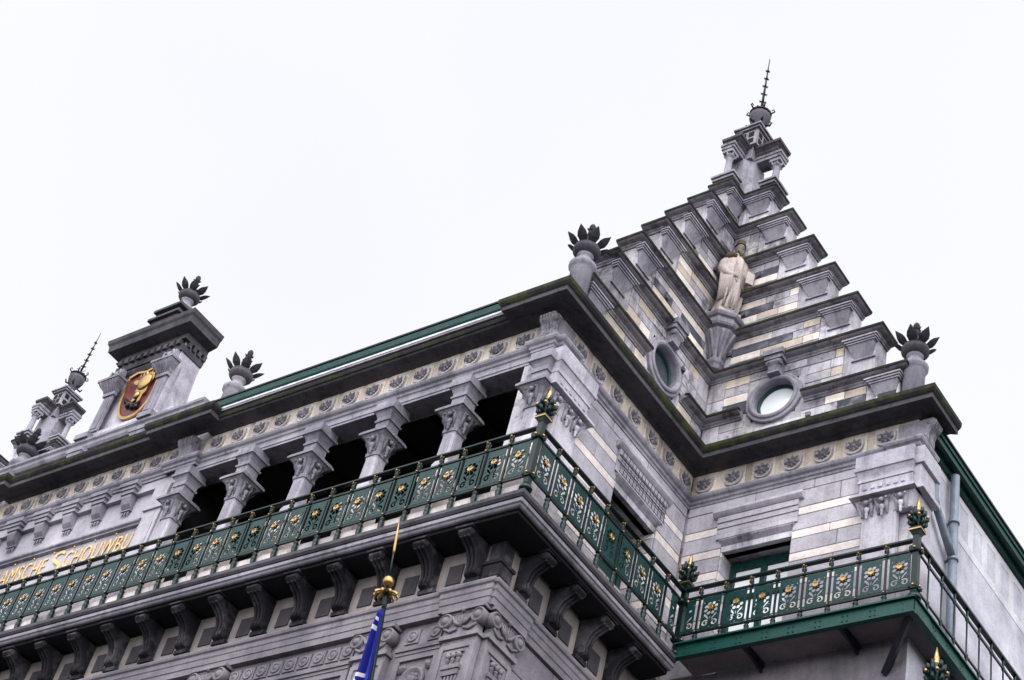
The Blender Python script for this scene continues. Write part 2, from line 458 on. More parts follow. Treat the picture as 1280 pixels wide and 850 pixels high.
# gutter stretch over the loggia: dark cornice, mossy ledge, white flashing, green gutter
gps = ([(-8.597,0),(-.523,0)], [(2*XA+.0,0),(-15.883,0)])
for gp in gps:
  c = MB()
  c.m = 0; c.sweep(gp, [(0,.265),(.04,.27),(.08,.285),(.16,.30),(.30,.31),(.33,.342),(0,.342)])
  c.m = 1; c.sweep(gp, [(0,.345),(.355,.345),(.375,.40),(.36,.455),(.33,.46),(0,.46)])
  c.m = 2; c.sweep(gp, [(.2,.465),(.40,.465),(.405,.505),(.2,.505)])
  part('loggia_cornice', c, ['cornice', 'mossy', 'mould'], TH)
  c = MB(); c.m = 0; c.sweep(gp, [(.25,.51),(.415,.51),(.42,.552),(.25,.552)]); c.m = 1
  c.sweep(gp, [(.25,.556),(.41,.556),(.44,.60),(.46,.72),(.45,.745),(.2,.745)])
  c.m = 2; c.sweep(gp, [(.2,.75),(.475,.75),(.478,.785),(.2,.785)])
  part('roof_gutter', c, ['lead', 'gutter', 'black'], TH)

# -- scroll consoles on the frieze at the pier corners (local: faces -y)
def frieze_console(wd=.30):
    m = MB()
    poly = [(0,-.245),(-.06,-.245),(-.075,-.18),(-.07,-.08),(-.11,.02),(-.17,.08),(-.20,.14),(-.20,.19),(-.17,.215),(0,.215)]
    m.prism(poly, 'x', -wd/2, wd/2)
    for k in range(-2, 3): m.prism([(-.005+y*1.06, z*.97) for y, z in poly[1:-1]]+[(0,.2)], 'x', k*wd/5.4-.018, k*wd/5.4+.018)
    for s_ in (-1, 1):
        m.lathe((s_*wd/2, -.12, .13), [(.001, s_*.03), (.02, s_*.03), (.03, s_*.012), (.055, s_*.016), (.065, s_*.0), (.066, -s_*.01)], 10, axis='x')
        m.lathe((s_*wd/2, -.04, -.16), [(.001, s_*.02), (.03, s_*.014), (.032, -s_*.01)], 8, axis='x')
    me = m.mesh('scroll_console'); mats(me, 'stepmould'); return me
FC = frieze_console(.32); FCW = frieze_console(.46)
inst('scroll_console', FC, TH, (-.135, -.10, 0))
inst('scroll_console', FCW, TH, (-9.08, -.05, 0)); inst('scroll_console', FCW, TH, (-15.4, -.05, 0))
inst('scroll_console', FC, TH, (WD+.10, D+.135, 0), PI/2)
c = MB(); c.box(WD-.36, WD+.10, D-.03, D+.42, -.243, .2); part('pier_block', c, 'mould', TH)
c = MB(); c.box(-.42, .03, -.098, .36, -.243, .198); part('pier_block', c, 'mould', TH)

# ------------------------------------------------------------------ columns and capitals
def capital_leaf(m, cx, cy, z, ang, s=1.0):
    """curling leaf and hanging drop on one face of a capital"""
    c, sn = math.cos(ang), math.sin(ang)
    def P(o, a, h): return (cx + c*o - sn*a, cy + sn*o + c*a, z + h)
    for a in (-.085*s, .085*s):
        m.tube([P(.155*s, a*.9, -.36*s), P(.19*s, a, -.18*s), P(.26*s, a*1.25, -.06*s), P(.27*s, a*1.1, -.12*s)], [.02*s, .035*s, .04*s, .02*s], 5)
    m.lathe(P(.20*s, 0, -.33*s), [(.004, -.12*s), (.028*s, -.07*s), (.012*s, -.05*s), (.036*s, -.02*s), (.036*s, .0), (.012*s, .02*s), (.045*s, .05*s), (.05*s, .11*s), (.02*s, .14*s)], 8)
    m.ball(P(.24*s, 0, -.11*s), .045*s, 6)
def column_meshes():
    sh = MB()
    def octa(h, r, ch): return [(-r,-r+ch,h),(-r+ch,-r,h),(r-ch,-r,h),(r,-r+ch,h),(r,r-ch,h),(r-ch,r,h),(-r+ch,r,h),(-r,r-ch,h)]
    sh.loft([octa(-2.70,.175,.03), octa(-2.62,.17,.03), octa(-2.56,.148,.03), octa(-1.98,.138,.03), octa(-1.90,.148,.03)], False)
    for s_ in (-1, 1):
        sh.box(-.085, .085, s_*.140-.012, s_*.140+.008, -2.50, -1.98); sh.box(s_*.140-.012, s_*.140+.008, -.085, .085, -2.50, -1.98)
    a = sh.mesh('shaft'); mats(a, 'grey')
    cp = MB()
    cp.loft([octa(-1.92,.165,.04), octa(-1.86,.17,.04), octa(-1.84,.155,.04), octa(-1.66,.175,.04), octa(-1.54,.225,.03), octa(-1.475,.285,.02)], False)
    for k in range(4): capital_leaf(cp, 0, 0, -1.46, PI/2*k)
    cp.box(-.315, .315, -.315, .315, -1.473, -1.425); cp.box(-.29, .29, -.29, .29, -1.424, -1.385)
    cp.box(-.15, .15, -.15, .15, -1.384, -1.10)
    for k in (-1, 1):
        for s_ in (-1, 1):
            cp.box(k*.075-.028, k*.075+.028, s_*.15-.012, s_*.15+.012, -1.30, -1.21); cp.box(s_*.15-.012, s_*.15+.012, k*.075-.028, k*.075+.028, -1.30, -1.21)
    sq = lambda r, z: [(-r,-r,z),(r,-r,z),(r,r,z),(-r,r,z)]
    cp.loft([sq(r, z) for r, z in ((.175,-1.098),(.18,-1.06),(.155,-1.05),(.16,-.98),(.19,-.90),(.215,-.87),(.245,-.865),(.25,-.81),(.225,-.805),(.225,-.664))], False)
    b = cp.mesh('capital'); mats(b, 'mould')  # darker than the shaft: weathering, and shadow painted as stone tone
    bs = MB()
    bs.lathe((0,0,0), [(.16,-2.70),(.21,-2.73),(.235,-2.77),(.21,-2.81),(.20,-2.83),(.26,-2.87),(.27,-2.92),(.24,-2.96)], 16)
    bs.box(-.27, .27, -.27, .27, -3.05, -2.95); bs.box(-.23, .23, -.23, .23, -4.0, -3.052); bs.box(-.28, .28, -.28, .28, -4.30, -4.002)
    e = bs.mesh('pedestal'); mats(e, 'creamclean')
    return a, b, e
CA, CB, CE = column_meshes()
for x in [x_ if q_ else 2*XA - x_ for q_ in (1, 0) for x_ in (-.10, -1.825, -3.565, -5.305, -7.045, -8.77)]:
    cl = inst('column', CA, TH, (x, .0, 0), bevel=.004)
    sub('capital', CB, cl); sub('pedestal', CE, cl)
# broad pilasters of the piers, with leafy capitals under a common abacus
def pier(T, name='pier'):
    m = MB(T)
    m.m = 0
    m.box(3.66, 4.30, .0, .11, -4.30, -1.62); m.box(3.72, 4.24, .112, .125, -4.2, -1.75)
    o = part('pilaster', m, 'greyclean', TH, bevel=.006)
    c = MB(T)
    c.frustum((3.64, 4.58, .0, .125), -1.78, (3.55, 4.66, .0, .20), -1.475)
    c.box(3.49, 4.70, -.01, .315, -1.473, -1.425); c.box(3.52, 4.67, -.01, .29, -1.424, -1.385)
    c.box(3.62, 4.60, -.01, .20, -1.384, -1.10)
    for k in range(6): c.box(3.70+k*.14, 3.77+k*.14, .19, .222, -1.27, -1.19)
    c.loft([[(3.60-r*.6,-.01,z),(4.60+r*.3,-.01,z),(4.60+r*.3,.20+r*.6,z),(3.60-r*.6,.20+r*.6,z)] for r, z in ((.03,-1.098),(.03,-1.05),(.0,-1.04),(.01,-.98),(.06,-.90),(.08,-.87),(.12,-.865),(.125,-.79),(.10,-.785),(.10,-.524))], False)
    ca = part('capital', c, 'grey', o, bevel=.004)
    return o
for T in (TW, TR):
    o = pier(T)
    l = MB(T)
    for u in (3.78, 4.06, 4.40):
        q = MB(); capital_leaf(q, 0, 0, -1.46, PI/2, 1.0)
        for vx in q.v: l.v.append(T(u+vx[0], vx[1]-.02, vx[2]))
        base = len(l.v) - len(q.v)
        l.f += [tuple(i+base for i in f) for f in q.f]; l.mi += q.mi; l.sm += q.sm
    part('leaf_carving', l, 'grey', o)
# end pier: round the side corner
m = MB(); m.box(WD-.02, WD+.10, D-.02, D+.42, -4.3, -1.45); m.box(WD-.02, WD+.24, D-.20, D+.47, -1.473, -1.386); m.box(WD-.02, WD+.16, D-.14, D+.44, -1.384, -.9); m.box(WD-.02, WD+.22, D-.18, D+.48, -.898, -.53)
part('pilaster', m, 'greyclean', TH, bevel=.006)

for mx in MIR:
    m = MB(mx); m.box(-9.3, -.05, .035, .55, -.245, .56); part('frieze_core', m, 'greyrough', TH)
# ------------------------------------------------------------------ loggia interior
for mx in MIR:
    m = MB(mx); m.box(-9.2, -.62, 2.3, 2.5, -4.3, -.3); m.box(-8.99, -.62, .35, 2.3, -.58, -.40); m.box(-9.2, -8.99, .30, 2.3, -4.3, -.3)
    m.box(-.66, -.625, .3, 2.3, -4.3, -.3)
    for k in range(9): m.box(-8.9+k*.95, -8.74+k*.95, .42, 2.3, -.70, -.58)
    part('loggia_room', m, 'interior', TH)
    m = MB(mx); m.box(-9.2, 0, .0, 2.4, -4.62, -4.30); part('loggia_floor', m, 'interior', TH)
m = MB(); m.box(-.62, -.032, .0, .45, -4.3, -.3); part('pier_core', m, 'greyclean', TH)

# ------------------------------------------------------------------ middle bay: sign wall, modillions, pilasters
m = MB(); m.box(-15.46, -9.02, .10, .5, -4.3, .2); m.box(-15.46, -9.02, -.0, .10, -.75, -.249)
part('sign_wall', m, 'greyclean', TH)
m = MB(); m.sweep([(-15.6,.10),(-9.86,.10)], [(0,-1.44),(.05,-1.44),(.09,-1.48),(.09,-1.52),(.05,-1.55),(.05,-1.58),(.07,-1.61),(0,-1.64)])
part('string_moulding', m, 'mould', TH)
def modillion():
    m = MB()
    m.box(-.27, .27, -.16, .1, -.60, -.50); m.box(-.23, .23, -.13, .1, -.68, -.602); m.box(-.19, .19, -.10, .1, -.77, -.682)
    m.prism([(.1,-.772),(-.07,-.772),(-.08,-.85),(-.03,-1.0),(.06,-1.10),(.1,-1.12)], 'x', -.13, .13)
    for k in (-1, 0, 1): m.spike((k*.085, .07, -1.12), (k*.085, .06, -1.27), .03, 5)
    m.box(-.14, .14, .03, .1, -1.13, -1.10)
    me = m.mesh('modillion'); mats(me, 'mould'); return me
MO = modillion()
for k in range(5): inst('modillion', MO, TH, (-10.50 - .89*k, -.0, .02), bevel=.004)
for x in (-9.48, 2*XA+9.48):
    m = MB()
    m.box(x-.24, x+.24, -.03, .10, -4.3, -1.40); m.box(x-.16, x+.16, -.045, -.03, -4.2, -1.75)
    m.box(x-.28, x+.28, -.07, .10, -1.40, -1.30); m.box(x-.22, x+.22, -.04, .10, -1.30, -.76)
    m.box(x+.26, x+.42, .0, .12, -4.3, -.76)
    part('pilaster', m, 'greyclean', TH, bevel=.005)
# gilded lettering
def letters(body, size, x0, x1, z):
    cu = bpy.data.curves.new('gilded_letters', 'FONT'); cu.body = body
    cu.size = size; cu.extrude = .010; cu.offset = -.006; cu.space_character = 1.12
    to = bpy.data.objects.new('tmp', cu); COL.objects.link(to)
    dg = bpy.context.evaluated_depsgraph_get()
    tm = bpy.data.meshes.new_from_object(to.evaluated_get(dg)); bpy.data.objects.remove(to)
    xs = [v.co.x for v in tm.vertices]; k = (x1-x0)/(max(xs)-min(xs)); mn = min(xs)
    for v in tm.vertices:
        x, y, q = v.co; v.co = ((x-mn)*k, -q, y)
    mats(tm, 'goldleaf'); tm.name = 'gilded_letters'
    inst('gilded_letters', tm, TH, (x0, .085, z))
letters('V', .80, -14.72, -14.36, -2.26)
letters('LAAMSCHE', .60, -14.30, -12.48, -2.17)
letters('S', .88, -12.30, -11.95, -2.28)
letters('CHOUWBURG', .60, -11.90, -9.42, -2.17)
m = MB()
for k in range(9): m.ball((XA-2.6+k*.62, .085, -1.66), .024, 6)
m.lathe((XA+.0, .085, -1.80), [(.001,-.012),(.03,-.01),(.03,.01)], 8, axis='y')
part('gilded_dots', m, 'goldleaf', TH)

# ------------------------------------------------------------------ stepped corner gable
ZK = [8.25, 7.17, 6.06, 4.98, 3.89, 2.82, 1.64]
UW = [.99, 1.51, 2.10, 2.67, 3.24, 3.83, 4.36]
UR = [.74, 1.36, 2.01, 2.63, 3.25, 3.84, 4.40]
OV = .21
cprof = [(-.02,-.165),(.025,-.165),(.035,-.135),(.06,-.12),(.07,-.09),(.15,-.075),(.165,-.068),(.19,-.055),(.20,-.002),(.0,.018),(-.02,.018)]
RWU, RWZ = 1.55, 1.80      # oval windows
def build_gable(side=1):
    X = (lambda x: x) if side == 1 else (lambda x: XG + x)
    GA = MB(lambda x, y, z: (X(x), y, z))
    ks = range(7) if side == 1 else range(4)
    for k in ks:
        zb = ZK[k+1]+.02 if k < 6 else .56
        zt = ZK[k]-.01
        for T, U in ((TW, UW), (TR, UR)):
            ue = U[k]-OV
            GA.T = lambda u, t, z, T=T: (lambda q: (X(q[0]), q[1], q[2]))(T(u, t, z))
            if k in (5, 6):
                GA.box(-.40 if T is TW else .0, RWU-.47, -.40, -.012, zb, zt); GA.box(RWU+.47, ue-.012, -.40, -.012, zb, zt)
                if k == 5: GA.box(RWU-.47, RWU+.47, -.40, -.012, RWZ+.46, zt)
                else: GA.box(RWU-.47, RWU+.47, -.40, -.012, zb, RWZ-.46)
            else: GA.box(-.40 if T is TW else 0, ue-.012, -.40, -.012, zb, zt)
    gable = part('stepped_gable', GA, 'greyrough', TH, label='weathered stepped gable folding round the inner corner' if side == 1 else 'distant stepped gable at the far end of the front')
    for k in ks:
        ur, uw = UR[k]-OV, UW[k]-OV
        if k == 6: runs = [[(-.42, D-ur), (0, D-ur), (0, D-RWU-.66)], [(0, D-RWU+.66), (0, D), (RWU-.66, D)], [(RWU+.66, D), (uw, D), (uw, D+.42)]]
        else: runs = [[(-.42, D-ur), (0, D-ur), (0, D), (uw, D), (uw, D+.42)]]
        for run in runs:
            cm = MB(lambda x, y, z: (X(x), y, z))
            cm.sweep(run, cprof, ZK[k]); cm.m = 1
            cm.sweep(run, [(.192,-.052),(.205,-.048),(.213,-.03),(.215,.004),(.10,.026),(.10,-.03)], ZK[k])
            part('step_cornice', cm, ['stepmould', 'mossy'], gable)
    for T, U in ((TW, UW), (TR, UR)):
        TT = lambda u, t, z, T=T: (lambda q: (X(q[0]), q[1], q[2]))(T(u, t, z))
        st = MB(TT)
        for k in ks:
            zb = ZK[k+1]+.02 if k < 6 else .57
            zt = ZK[k]-.172
            ue = U[k]-OV
            h = zt - zb; a, b, c3 = zb+h*.30, zb+h*.53, zb+h*.77
            rnd = random.random
            def pick(kind, u, k=k):
                r = rnd()
                if k <= 1: return 0 if r < .8 else 2
                if k == 2: return 0 if r < .6 else (2 if r < .85 else 1)
                if kind == 'c': return 1 if r < .5 else (3 if r < .72 else 0)
                return 2 if r < .32 else (0 if r < .9 else 3)
            e0 = max(ue-.66, .05)
            def skip(um, zm, ua, ub, za, zb_, k=k):
                return k >= 5 and (ub > RWU-.60 and ua < RWU+.60) and (za < RWZ+.62 and zb_ > RWZ-.62)
            if k <= 1: cs = [(zb, zb+h*.5, 'g'), (zb+h*.5, zt, 'g')]
            else: cs = [(zb, a, 'g'), (a, b, 'c'), (b, c3, 'g'), (c3, zt, 'c')]
            if k >= 5:      # split the courses at the round window
                for (ua, ub) in ((.03, RWU-.62), (RWU+.62, e0)): ashlar(st, max(ua, .40) if ub < 1 else ua, ub, cs, pick, .28, .75, skip=None)
                st.m = 0
                if k == 6:
                    st.box(RWU-.62, RWU+.62, -.03, .008, zb, RWZ-.66)
                else: st.box(RWU-.62, RWU+.62, -.03, .008, RWZ+.66, zt)
            elif e0 > .1: ashlar(st, min(.40, e0) if e0 > .6 else .03, e0, cs, pick, .35, .95)
            st.m = 0; st.box(e0+.006, ue, -.415, .014, zb, zt)
            if e0 > .6: st.box(.03, .395, -.03, .012, zb, zb+h*.5); st.box(.03, .395, -.03, .013, zb+h*.5+.01, zt)
            if random.random() < .8 and k > 1:
                uu = random.uniform(.35, max(e0-.25, .4)); st.m = 2
                st.box(uu-.05, uu+.05, .0, .06, b+.02, b+.11)
        part('ashlar_facing', st, ['greyrough', 'cream', 'dark', 'tan'], gable, bevel=.006)
        for k in ks:
            ue = U[k]-OV; zt = ZK[k]-.172
            if ue < .6 and k == 0: ue = max(ue, .5)
            b = MB(TT)
            u0, u1 = ue-.58, ue+.02
            b.box(u0-.06, u1+.06, .0, .19, zt-.045, zt-.004); b.box(u0-.02, u1+.04, .0, .165, zt-.09, zt-.047); b.box(u0+.02, u1+.02, .0, .14, zt-.13, zt-.092)
            zz = [(zt-.132, .12, .03), (zt-.22, .085, .06), (zt-.34, .045, .11), (zt-.44, .016, .17)]
            b.loft([[(u0+i_, .0, z), (u1-i_*.6, .0, z), (u1-i_*.6, o_, z), (u0+i_, o_, z)] for z, o_, i_ in zz], False)
            b.box(u0+.10, u1-.02, .0, .05, zt-.50, zt-.465)
            part('step_corbel', b, 'mould', gable, bevel=.003)
    return gable
XG = -23.5
GAB = build_gable(1)

# round windows with keystones
for T in (TW, TR):
    r = MB(T)
    prof = [(.425,-.30),(.425,.04),(.445,.085),(.485,.10),(.52,.085),(.53,.055),(.55,.05),(.585,.052),(.60,.04),(.605,.0),(.605,-.02),(.60,-.30)]
    n = 40; rings = []
    for i in range(n):
        a = 2*PI*i/n; rings.append([(RWU+q*math.cos(a), o, RWZ+q*math.sin(a)) for q, o in prof])
    rings.append(rings[0]); r.loft(rings, False, caps=False)
    rw = part('round_window', r, 'mould', TH)
    f = MB(T); n = 32; rings = []
    for i in range(n+1):
        a = 2*PI*i/n; rings.append([(RWU+q*math.cos(a), o, RWZ+q*math.sin(a)) for q, o in ((.425,-.16),(.425,-.10),(.385,-.09),(.375,-.16))])
    f.loft(rings, True, caps=False); part('frame', f, 'gutter', rw)
    gl = MB(T); gl.prism([(RWU+.40*math.cos(2*PI*i/32), RWZ+.40*math.sin(2*PI*i/32)) for i in range(32)], 'y', -.17, -.145); part('pane', gl, 'pane' if T is TW else 'glass', rw)
    k = MB(T)
    zt = ZK[5]-.172
    k.box(RWU-.20, RWU+.20, .0, .25, zt+.0, zt+.10); k.box(RWU-.22, RWU+.22, .0, .29, zt+.10, zt+.22)
    k.prism([(.0,zt-.003),(.23,zt-.003),(.24,zt-.06),(.19,zt-.13),(.16,zt-.24),(.20,zt-.32),(.0,zt-.34)], 'x', RWU-.13, RWU+.13)
    for s_ in (-1, 1): k.lathe((RWU+s_*.14, .18, zt-.07), [(.001, s_*.03), (.03, s_*.02), (.06, s_*.025), (.07, 0), (.07, -s_*.02)], 10, axis='x')
    part('keystone', k, 'mould', rw)

# corbel under the statue, in the inner corner
def corner_corbel():
    m = MB()
    n = 8
    def ring(r, z, c=(0.0, D)):
        return [(c[0]+r*math.cos(a), c[1]+r*math.sin(a), z) for a in [PI/8+2*PI*i/n - 0 for i in range(n)]]
    q = MB()
    cx, cy = .16, D-.16
    q.loft([ring(r*.92, 4.18-(4.18-z)*.79, (cx, cy)) for r, z in ((.03,2.46),(.16,2.52),(.20,2.60),(.15,2.66),(.20,2.72),(.22,2.78),(.16,2.82),(.17,2.95),(.21,3.15),(.28,3.40),(.38,3.62),(.40,3.70),(.36,3.72),(.47,3.76),(.50,3.82),(.47,3.86),(.46,4.02),(.52,4.05),(.55,4.12),(.55,4.16),(.3,4.18))], False)
    for i in range(n):
        a = 2*PI*i/n
        q.tube([(cx+k_*math.cos(a), cy+k_*math.sin(a), z_) for k_, z_ in ((.15,3.17),(.20,3.44),(.31,3.68),(.36,3.77))], [.02,.032,.045,.03], 5)
    return q
part('statue_corbel', corner_corbel(), 'mould', GAB)

# pinnacle on the peak of the gable
def pinnacle(side=1):
    X = (lambda x: x) if side == 1 else (lambda x: XG + x)
    cx, cy = .0, D
    P = lambda T: MB(lambda u, t, z: (lambda q: (X(q[0]), q[1], q[2]))(T(u, t, z)))
    root = MB(lambda x, y, z: (X(x), y, z))
    root.prism([(.30,D-.10),(.10,D-.30),(-.30,D-.30),(-.30,D+.30),(.30,D+.30)], 'z', 8.2, 9.42)
    root.box(-.26, .27, D-.27, D+.26, 9.42, 9.92)
    o = part('gable_pinnacle', root, 'mould', TH, bevel=.008)
    for T, uc, ue in ((TW, .75, .94), (TR, .58, .72)):
        b = P(T)
        b.box(uc-.20, ue-.10, -.34, .10, 8.26, 8.42); b.box(uc-.23, ue-.04, -.38, .15, 8.422, 8.50); b.box(uc-.25, ue-.0, -.40, .19, 8.502, 8.56)
        b.lathe((uc, -.08, 8.56), [(.12,0),(.12,.05),(.085,.08),(.075,.57),(.09,.60),(.075,.62)], 10)
        b.box(uc-.13, uc+.13, -.21, .05, 9.30, 9.40)
        for a in range(6):
            an = a*PI/3; b.spike((uc+.07*math.cos(an), -.08+.07*math.sin(an), 9.17), (uc+.15*math.cos(an), -.08+.15*math.sin(an), 9.30), .04, 4)
        b.lathe((uc, -.08, 9.15), [(.08,0),(.09,.06),(.11,.15)], 8)
        part('colonnette', b, 'mould', o)
        e = P(T)
        e.box(.20, uc+.15, -.24, .08, 9.402, 9.50); e.box(.20, uc+.17, -.26, .10, 9.502, 9.58); e.m = 1
        e.loft([[(.20,-.28,z),(ue-.14+q,-.28,z),(ue-.14+q,.10+q,z),(.20,.10+q,z)] for z, q in ((9.582,.0),(9.62,.03),(9.68,.04),(9.74,.10),(9.755,.13),(9.82,.14))], False)
        part('entablature_arm', e, ['stepmould', 'cornice'], o)
    t = MB(lambda x, y, z: (X(x), y, z))
    t.box(-.12, .38, D-.34, D+.16, 9.81, 10.33)
    t.m = 1
    for i in range(2):
        for j in range(2):
            t.box(.378, .392, D-.28+i*.21, D-.14+i*.21, 9.88+j*.22, 10.04+j*.22); t.box(-.06+i*.21, .08+i*.21, D-.352, D-.338, 9.88+j*.22, 10.04+j*.22)
    t.m = 0; t.box(-.18, .44, D-.40, D+.22, 10.332, 10.39); t.box(-.22, .48, D-.44, D+.26, 10.392, 10.45)
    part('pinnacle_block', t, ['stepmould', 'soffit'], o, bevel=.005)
    return o
pinnacle(1)

def spire(x, y, z, label, group, rod=1.0):
    o = thing('urn_spire', (x, y, z), label, 'finial', group)
    u = MB(); u.lathe((x, y, z), [(.17,-.02),(.17,.05),(.12,.09),(.09,.16),(.12,.26),(.20,.40),(.245,.56),(.25,.67),(.21,.70)], 14)
    part('urn', u, 'cupstone', o)
    z += .2; b = MB(); b.lathe((x, y, z), [(.21,.50),(.26,.51),(.265,.55),(.20,.58),(.08,.62),(.06,.70),(.03,.74)], 14)
    for i in range(6):
        a = 2*PI*i/6+.3; c, s_ = math.cos(a), math.sin(a)
        b.tube([(x+.24*c, y+.24*s_, z+.53), (x+.33*c, y+.33*s_, z+.60), (x+.30*c, y+.30*s_, z+.68), (x+.25*c, y+.25*s_, z+.64)], [.02,.02,.015,.01], 5)
        b.tube([(x+.10*c, y+.10*s_, z+.12), (x+.26*c, y+.26*s_, z+.10), (x+.30*c, y+.30*s_, z+.20)], [.02,.03,.02], 5)
        b.tube([(x+.04*c, y+.04*s_, z+.66), (x+.12*c, y+.12*s_, z+.78), (x+.15*c, y+.15*s_, z+.74)], [.012,.012,.01], 4)
    part('crown', b, 'black', o)
    r = MB(); r.tube([(x, y, z+.6), (x, y, z+.6+rod), (x, y, z+.6+2.12*rod)], [.036,.026,.010], 6)
    for k in range(5):
        h = z + .6 + (.42 + k*.30)*rod; L = .105 - k*.010
        for i in range(4):
            a = PI/4 + PI/2*i; r.spike((x, y, h-.015), (x+L*math.cos(a), y+L*math.sin(a), h+.03), .026, 4)
            r.spike((x, y, h+.03), (x+L*.8*math.cos(a), y+L*.8*math.sin(a), h-.04), .022, 4)
    part('spire_rod', r, 'black', o)
spire(.20, D-.10, 10.45, 'stone urn with barbed iron spire on the peak of the near stepped gable', 'urn spires')

# ------------------------------------------------------------------ the far gable
build_gable(-1); pinnacle(-1)
spire(XG+.20, D-.10, 10.45, 'stone urn with barbed iron spire on the distant gable behind the crest', 'urn spires', .85)

# ------------------------------------------------------------------ leaf finials
def finial_meshes():
    a = MB(); a.lathe((0,0,0), [(.25,-.62),(.25,.58),(.28,.62),(.32,.68),(.325,.76),(.28,.80),(.20,.86),(.165,.96),(.16,1.05),(.20,1.10)], 18)
    b = MB(); b.lathe((0,0,0), [(.20,1.10),(.27,1.15),(.32,1.22),(.325,1.29),(.29,1.31),(.31,1.35),(.27,1.39),(.1,1.42)], 18)
    l = MB()
    for i in range(8):
        t = 2*PI*i/8 + .2; c, s_ = math.cos(t), math.sin(t)
        rows = []
        for h, r, wd, th in ((1.34,.20,.035,.03),(1.39,.28,.095,.04),(1.45,.36,.125,.04),(1.52,.43,.105,.03),(1.58,.49,.055,.02),(1.64,.54,.006,.006)):
            rows.append([(c*(r+q*th)-s_*p*wd, s_*(r+q*th)+c*p*wd, h-q*th*.7) for p, q in ((-1,0),(-.5,.8),(0,1.25),(.5,.8),(1,0),(0,-.7))])
        l.loft(rows, False)
    u = MB(); u.lathe((0,0,0), [(.15,1.38),(.11,1.52),(.075,1.72),(.09,1.82),(.07,1.90),(.055,1.98),(.08,2.05),(.08,2.11),(.05,2.17),(.02,2.20)], 10)
    for i in range(6):
        t = 2*PI*i/6
        for h, r, q in ((1.80,.08,.042), (1.98,.065,.036), (1.58,.10,.045)):
            u.spike((r*.7*math.cos(t+h), r*.7*math.sin(t+h), h-.04), ((r+.06)*math.cos(t+h), (r+.06)*math.sin(t+h), h+.06), q, 4)
    u.ball((0,0,2.14), .062, 6)
    r = []
    for nm, mb, mt in (('drum', a, 'mould'), ('cup', b, 'cupstone'), ('leaf_crown', l, 'leafstone'), ('bud', u, 'leafstone')):
        me = mb.mesh(nm); mats(me, mt); r.append((nm, me))
    return r
FM = finial_meshes()
def finial(x, y, z, label, sc=1.0, drum=True):
    o = thing('leaf_finial', (x, y, z), label, 'finial', 'stone leaf finials')
    for nm, me in FM:
        if nm == 'drum' and not drum: pass
        q = sub(nm, me, o)
    o.scale = (.8, .8, .8)
    return o
finial(.02, .10, 1.11, 'stone leaf finial on round drum where the loggia roofline meets the near gable', 1.0)
finial(WD-.21, D+.12, 1.11, 'stone leaf finial at the lowest right step of the near gable', 1.0)
finial(-8.70, .10, 1.09, 'stone leaf finial beside the crest dormer where the green gutter ends', 1.0)
finial(-15.5, .10, 1.07, 'stone leaf finial at the left edge in front of the distant gable', 1.0)
# engaged pedestals beside the drums with sunk panel
for T, u0 in ((TW, 3.70), (TR, 3.70)):
    b = MB(T); b.box(u0, u0+.44, -.70, .03, .58, 1.40); b.m = 1; b.frustum((u0+.06,u0+.38,.0,.034), .74, (u0+.02,u0+.42,.0,.05), 1.36); part('pedestal_block', b, ['greyrough', 'panel'], GAB, bevel=.005)

# ------------------------------------------------------------------ crest dormer over the middle bay
DX = XA + .10
m = MB()
m.sweep([(-16.2,.02),(-9.3,.02)], [(0,1.28),(.05,1.28),(.09,1.34),(.10,1.42),(.14,1.46),(.14,1.53),(-.3,1.55),(-.3,1.28)])
m.m = 0
part('attic_moulding', m, 'mould', TH)
m = MB(lambda x, t, z: (x, .03-t, z)); ashlar(m, -16.2, -9.3, [(.585, .90, 'g'), (.90, 1.28, 'c')], lambda k, u: 1 if k == 'c' and random.random() < .75 else 0, .4, .9); m.m = 0; m.box(-16.2, -9.3, -.5, -.03, .57, 1.30)
part('attic_band', m, ['mould', 'tan'], TH, bevel=.005)
for x in (DX-1.0, DX+1.0):
    m = MB(); m.box(x-.26, x+.26, -.16, .03, 1.16, 1.275); m.frustum((x-.14,x+.14,-.06,.03), .72, (x-.24,x+.24,-.14,.03), 1.158); part('attic_bracket', m, 'mould', TH, bevel=.004)
    m = MB(); m.box(x-.22, x+.22, -.17, .03, 1.552, 1.70); part('attic_block', m, 'mould', TH, bevel=.004)
DT = 4.15
m = MB()
m.box(DX-1.05, DX+1.05, .14, .62, 1.5, DT-.02)                 # body
m.box(DX-1.25, DX+1.25, -.02, .95, 1.552, 1.78)           # sill
m.box(DX-1.05, DX+1.05, .0, .138, 3.62, DT-.022)               # lintel
m.box(DX-1.05, DX-1.0, .0, .14, 1.78, 3.62); m.box(DX+1.0, DX+1.05, .0, .14, 1.78, 3.62)
for s_ in (-1, 1):                                       # flared side scrolls
    pts = [(DX+s_*1.05,1.78),(DX+s_*1.75,1.60),(DX+s_*1.78,1.68),(DX+s_*1.62,1.80),(DX+s_*1.40,1.95),(DX+s_*1.24,2.25),(DX+s_*1.14,2.75),(DX+s_*1.08,3.4),(DX+s_*1.05,3.6)]
    m.prism(pts, 'y', .15, .60)
    m.lathe((DX+s_*1.36, .15, 1.86), [(.001,-.05),(.04,-.05),(.05,-.02),(.10,-.03),(.12,-.0)], 12, axis='y')
dm = part('crest_dormer', m, 'grey', TH, label='pedimented stone dormer carrying the gilded shield', bevel=.006)
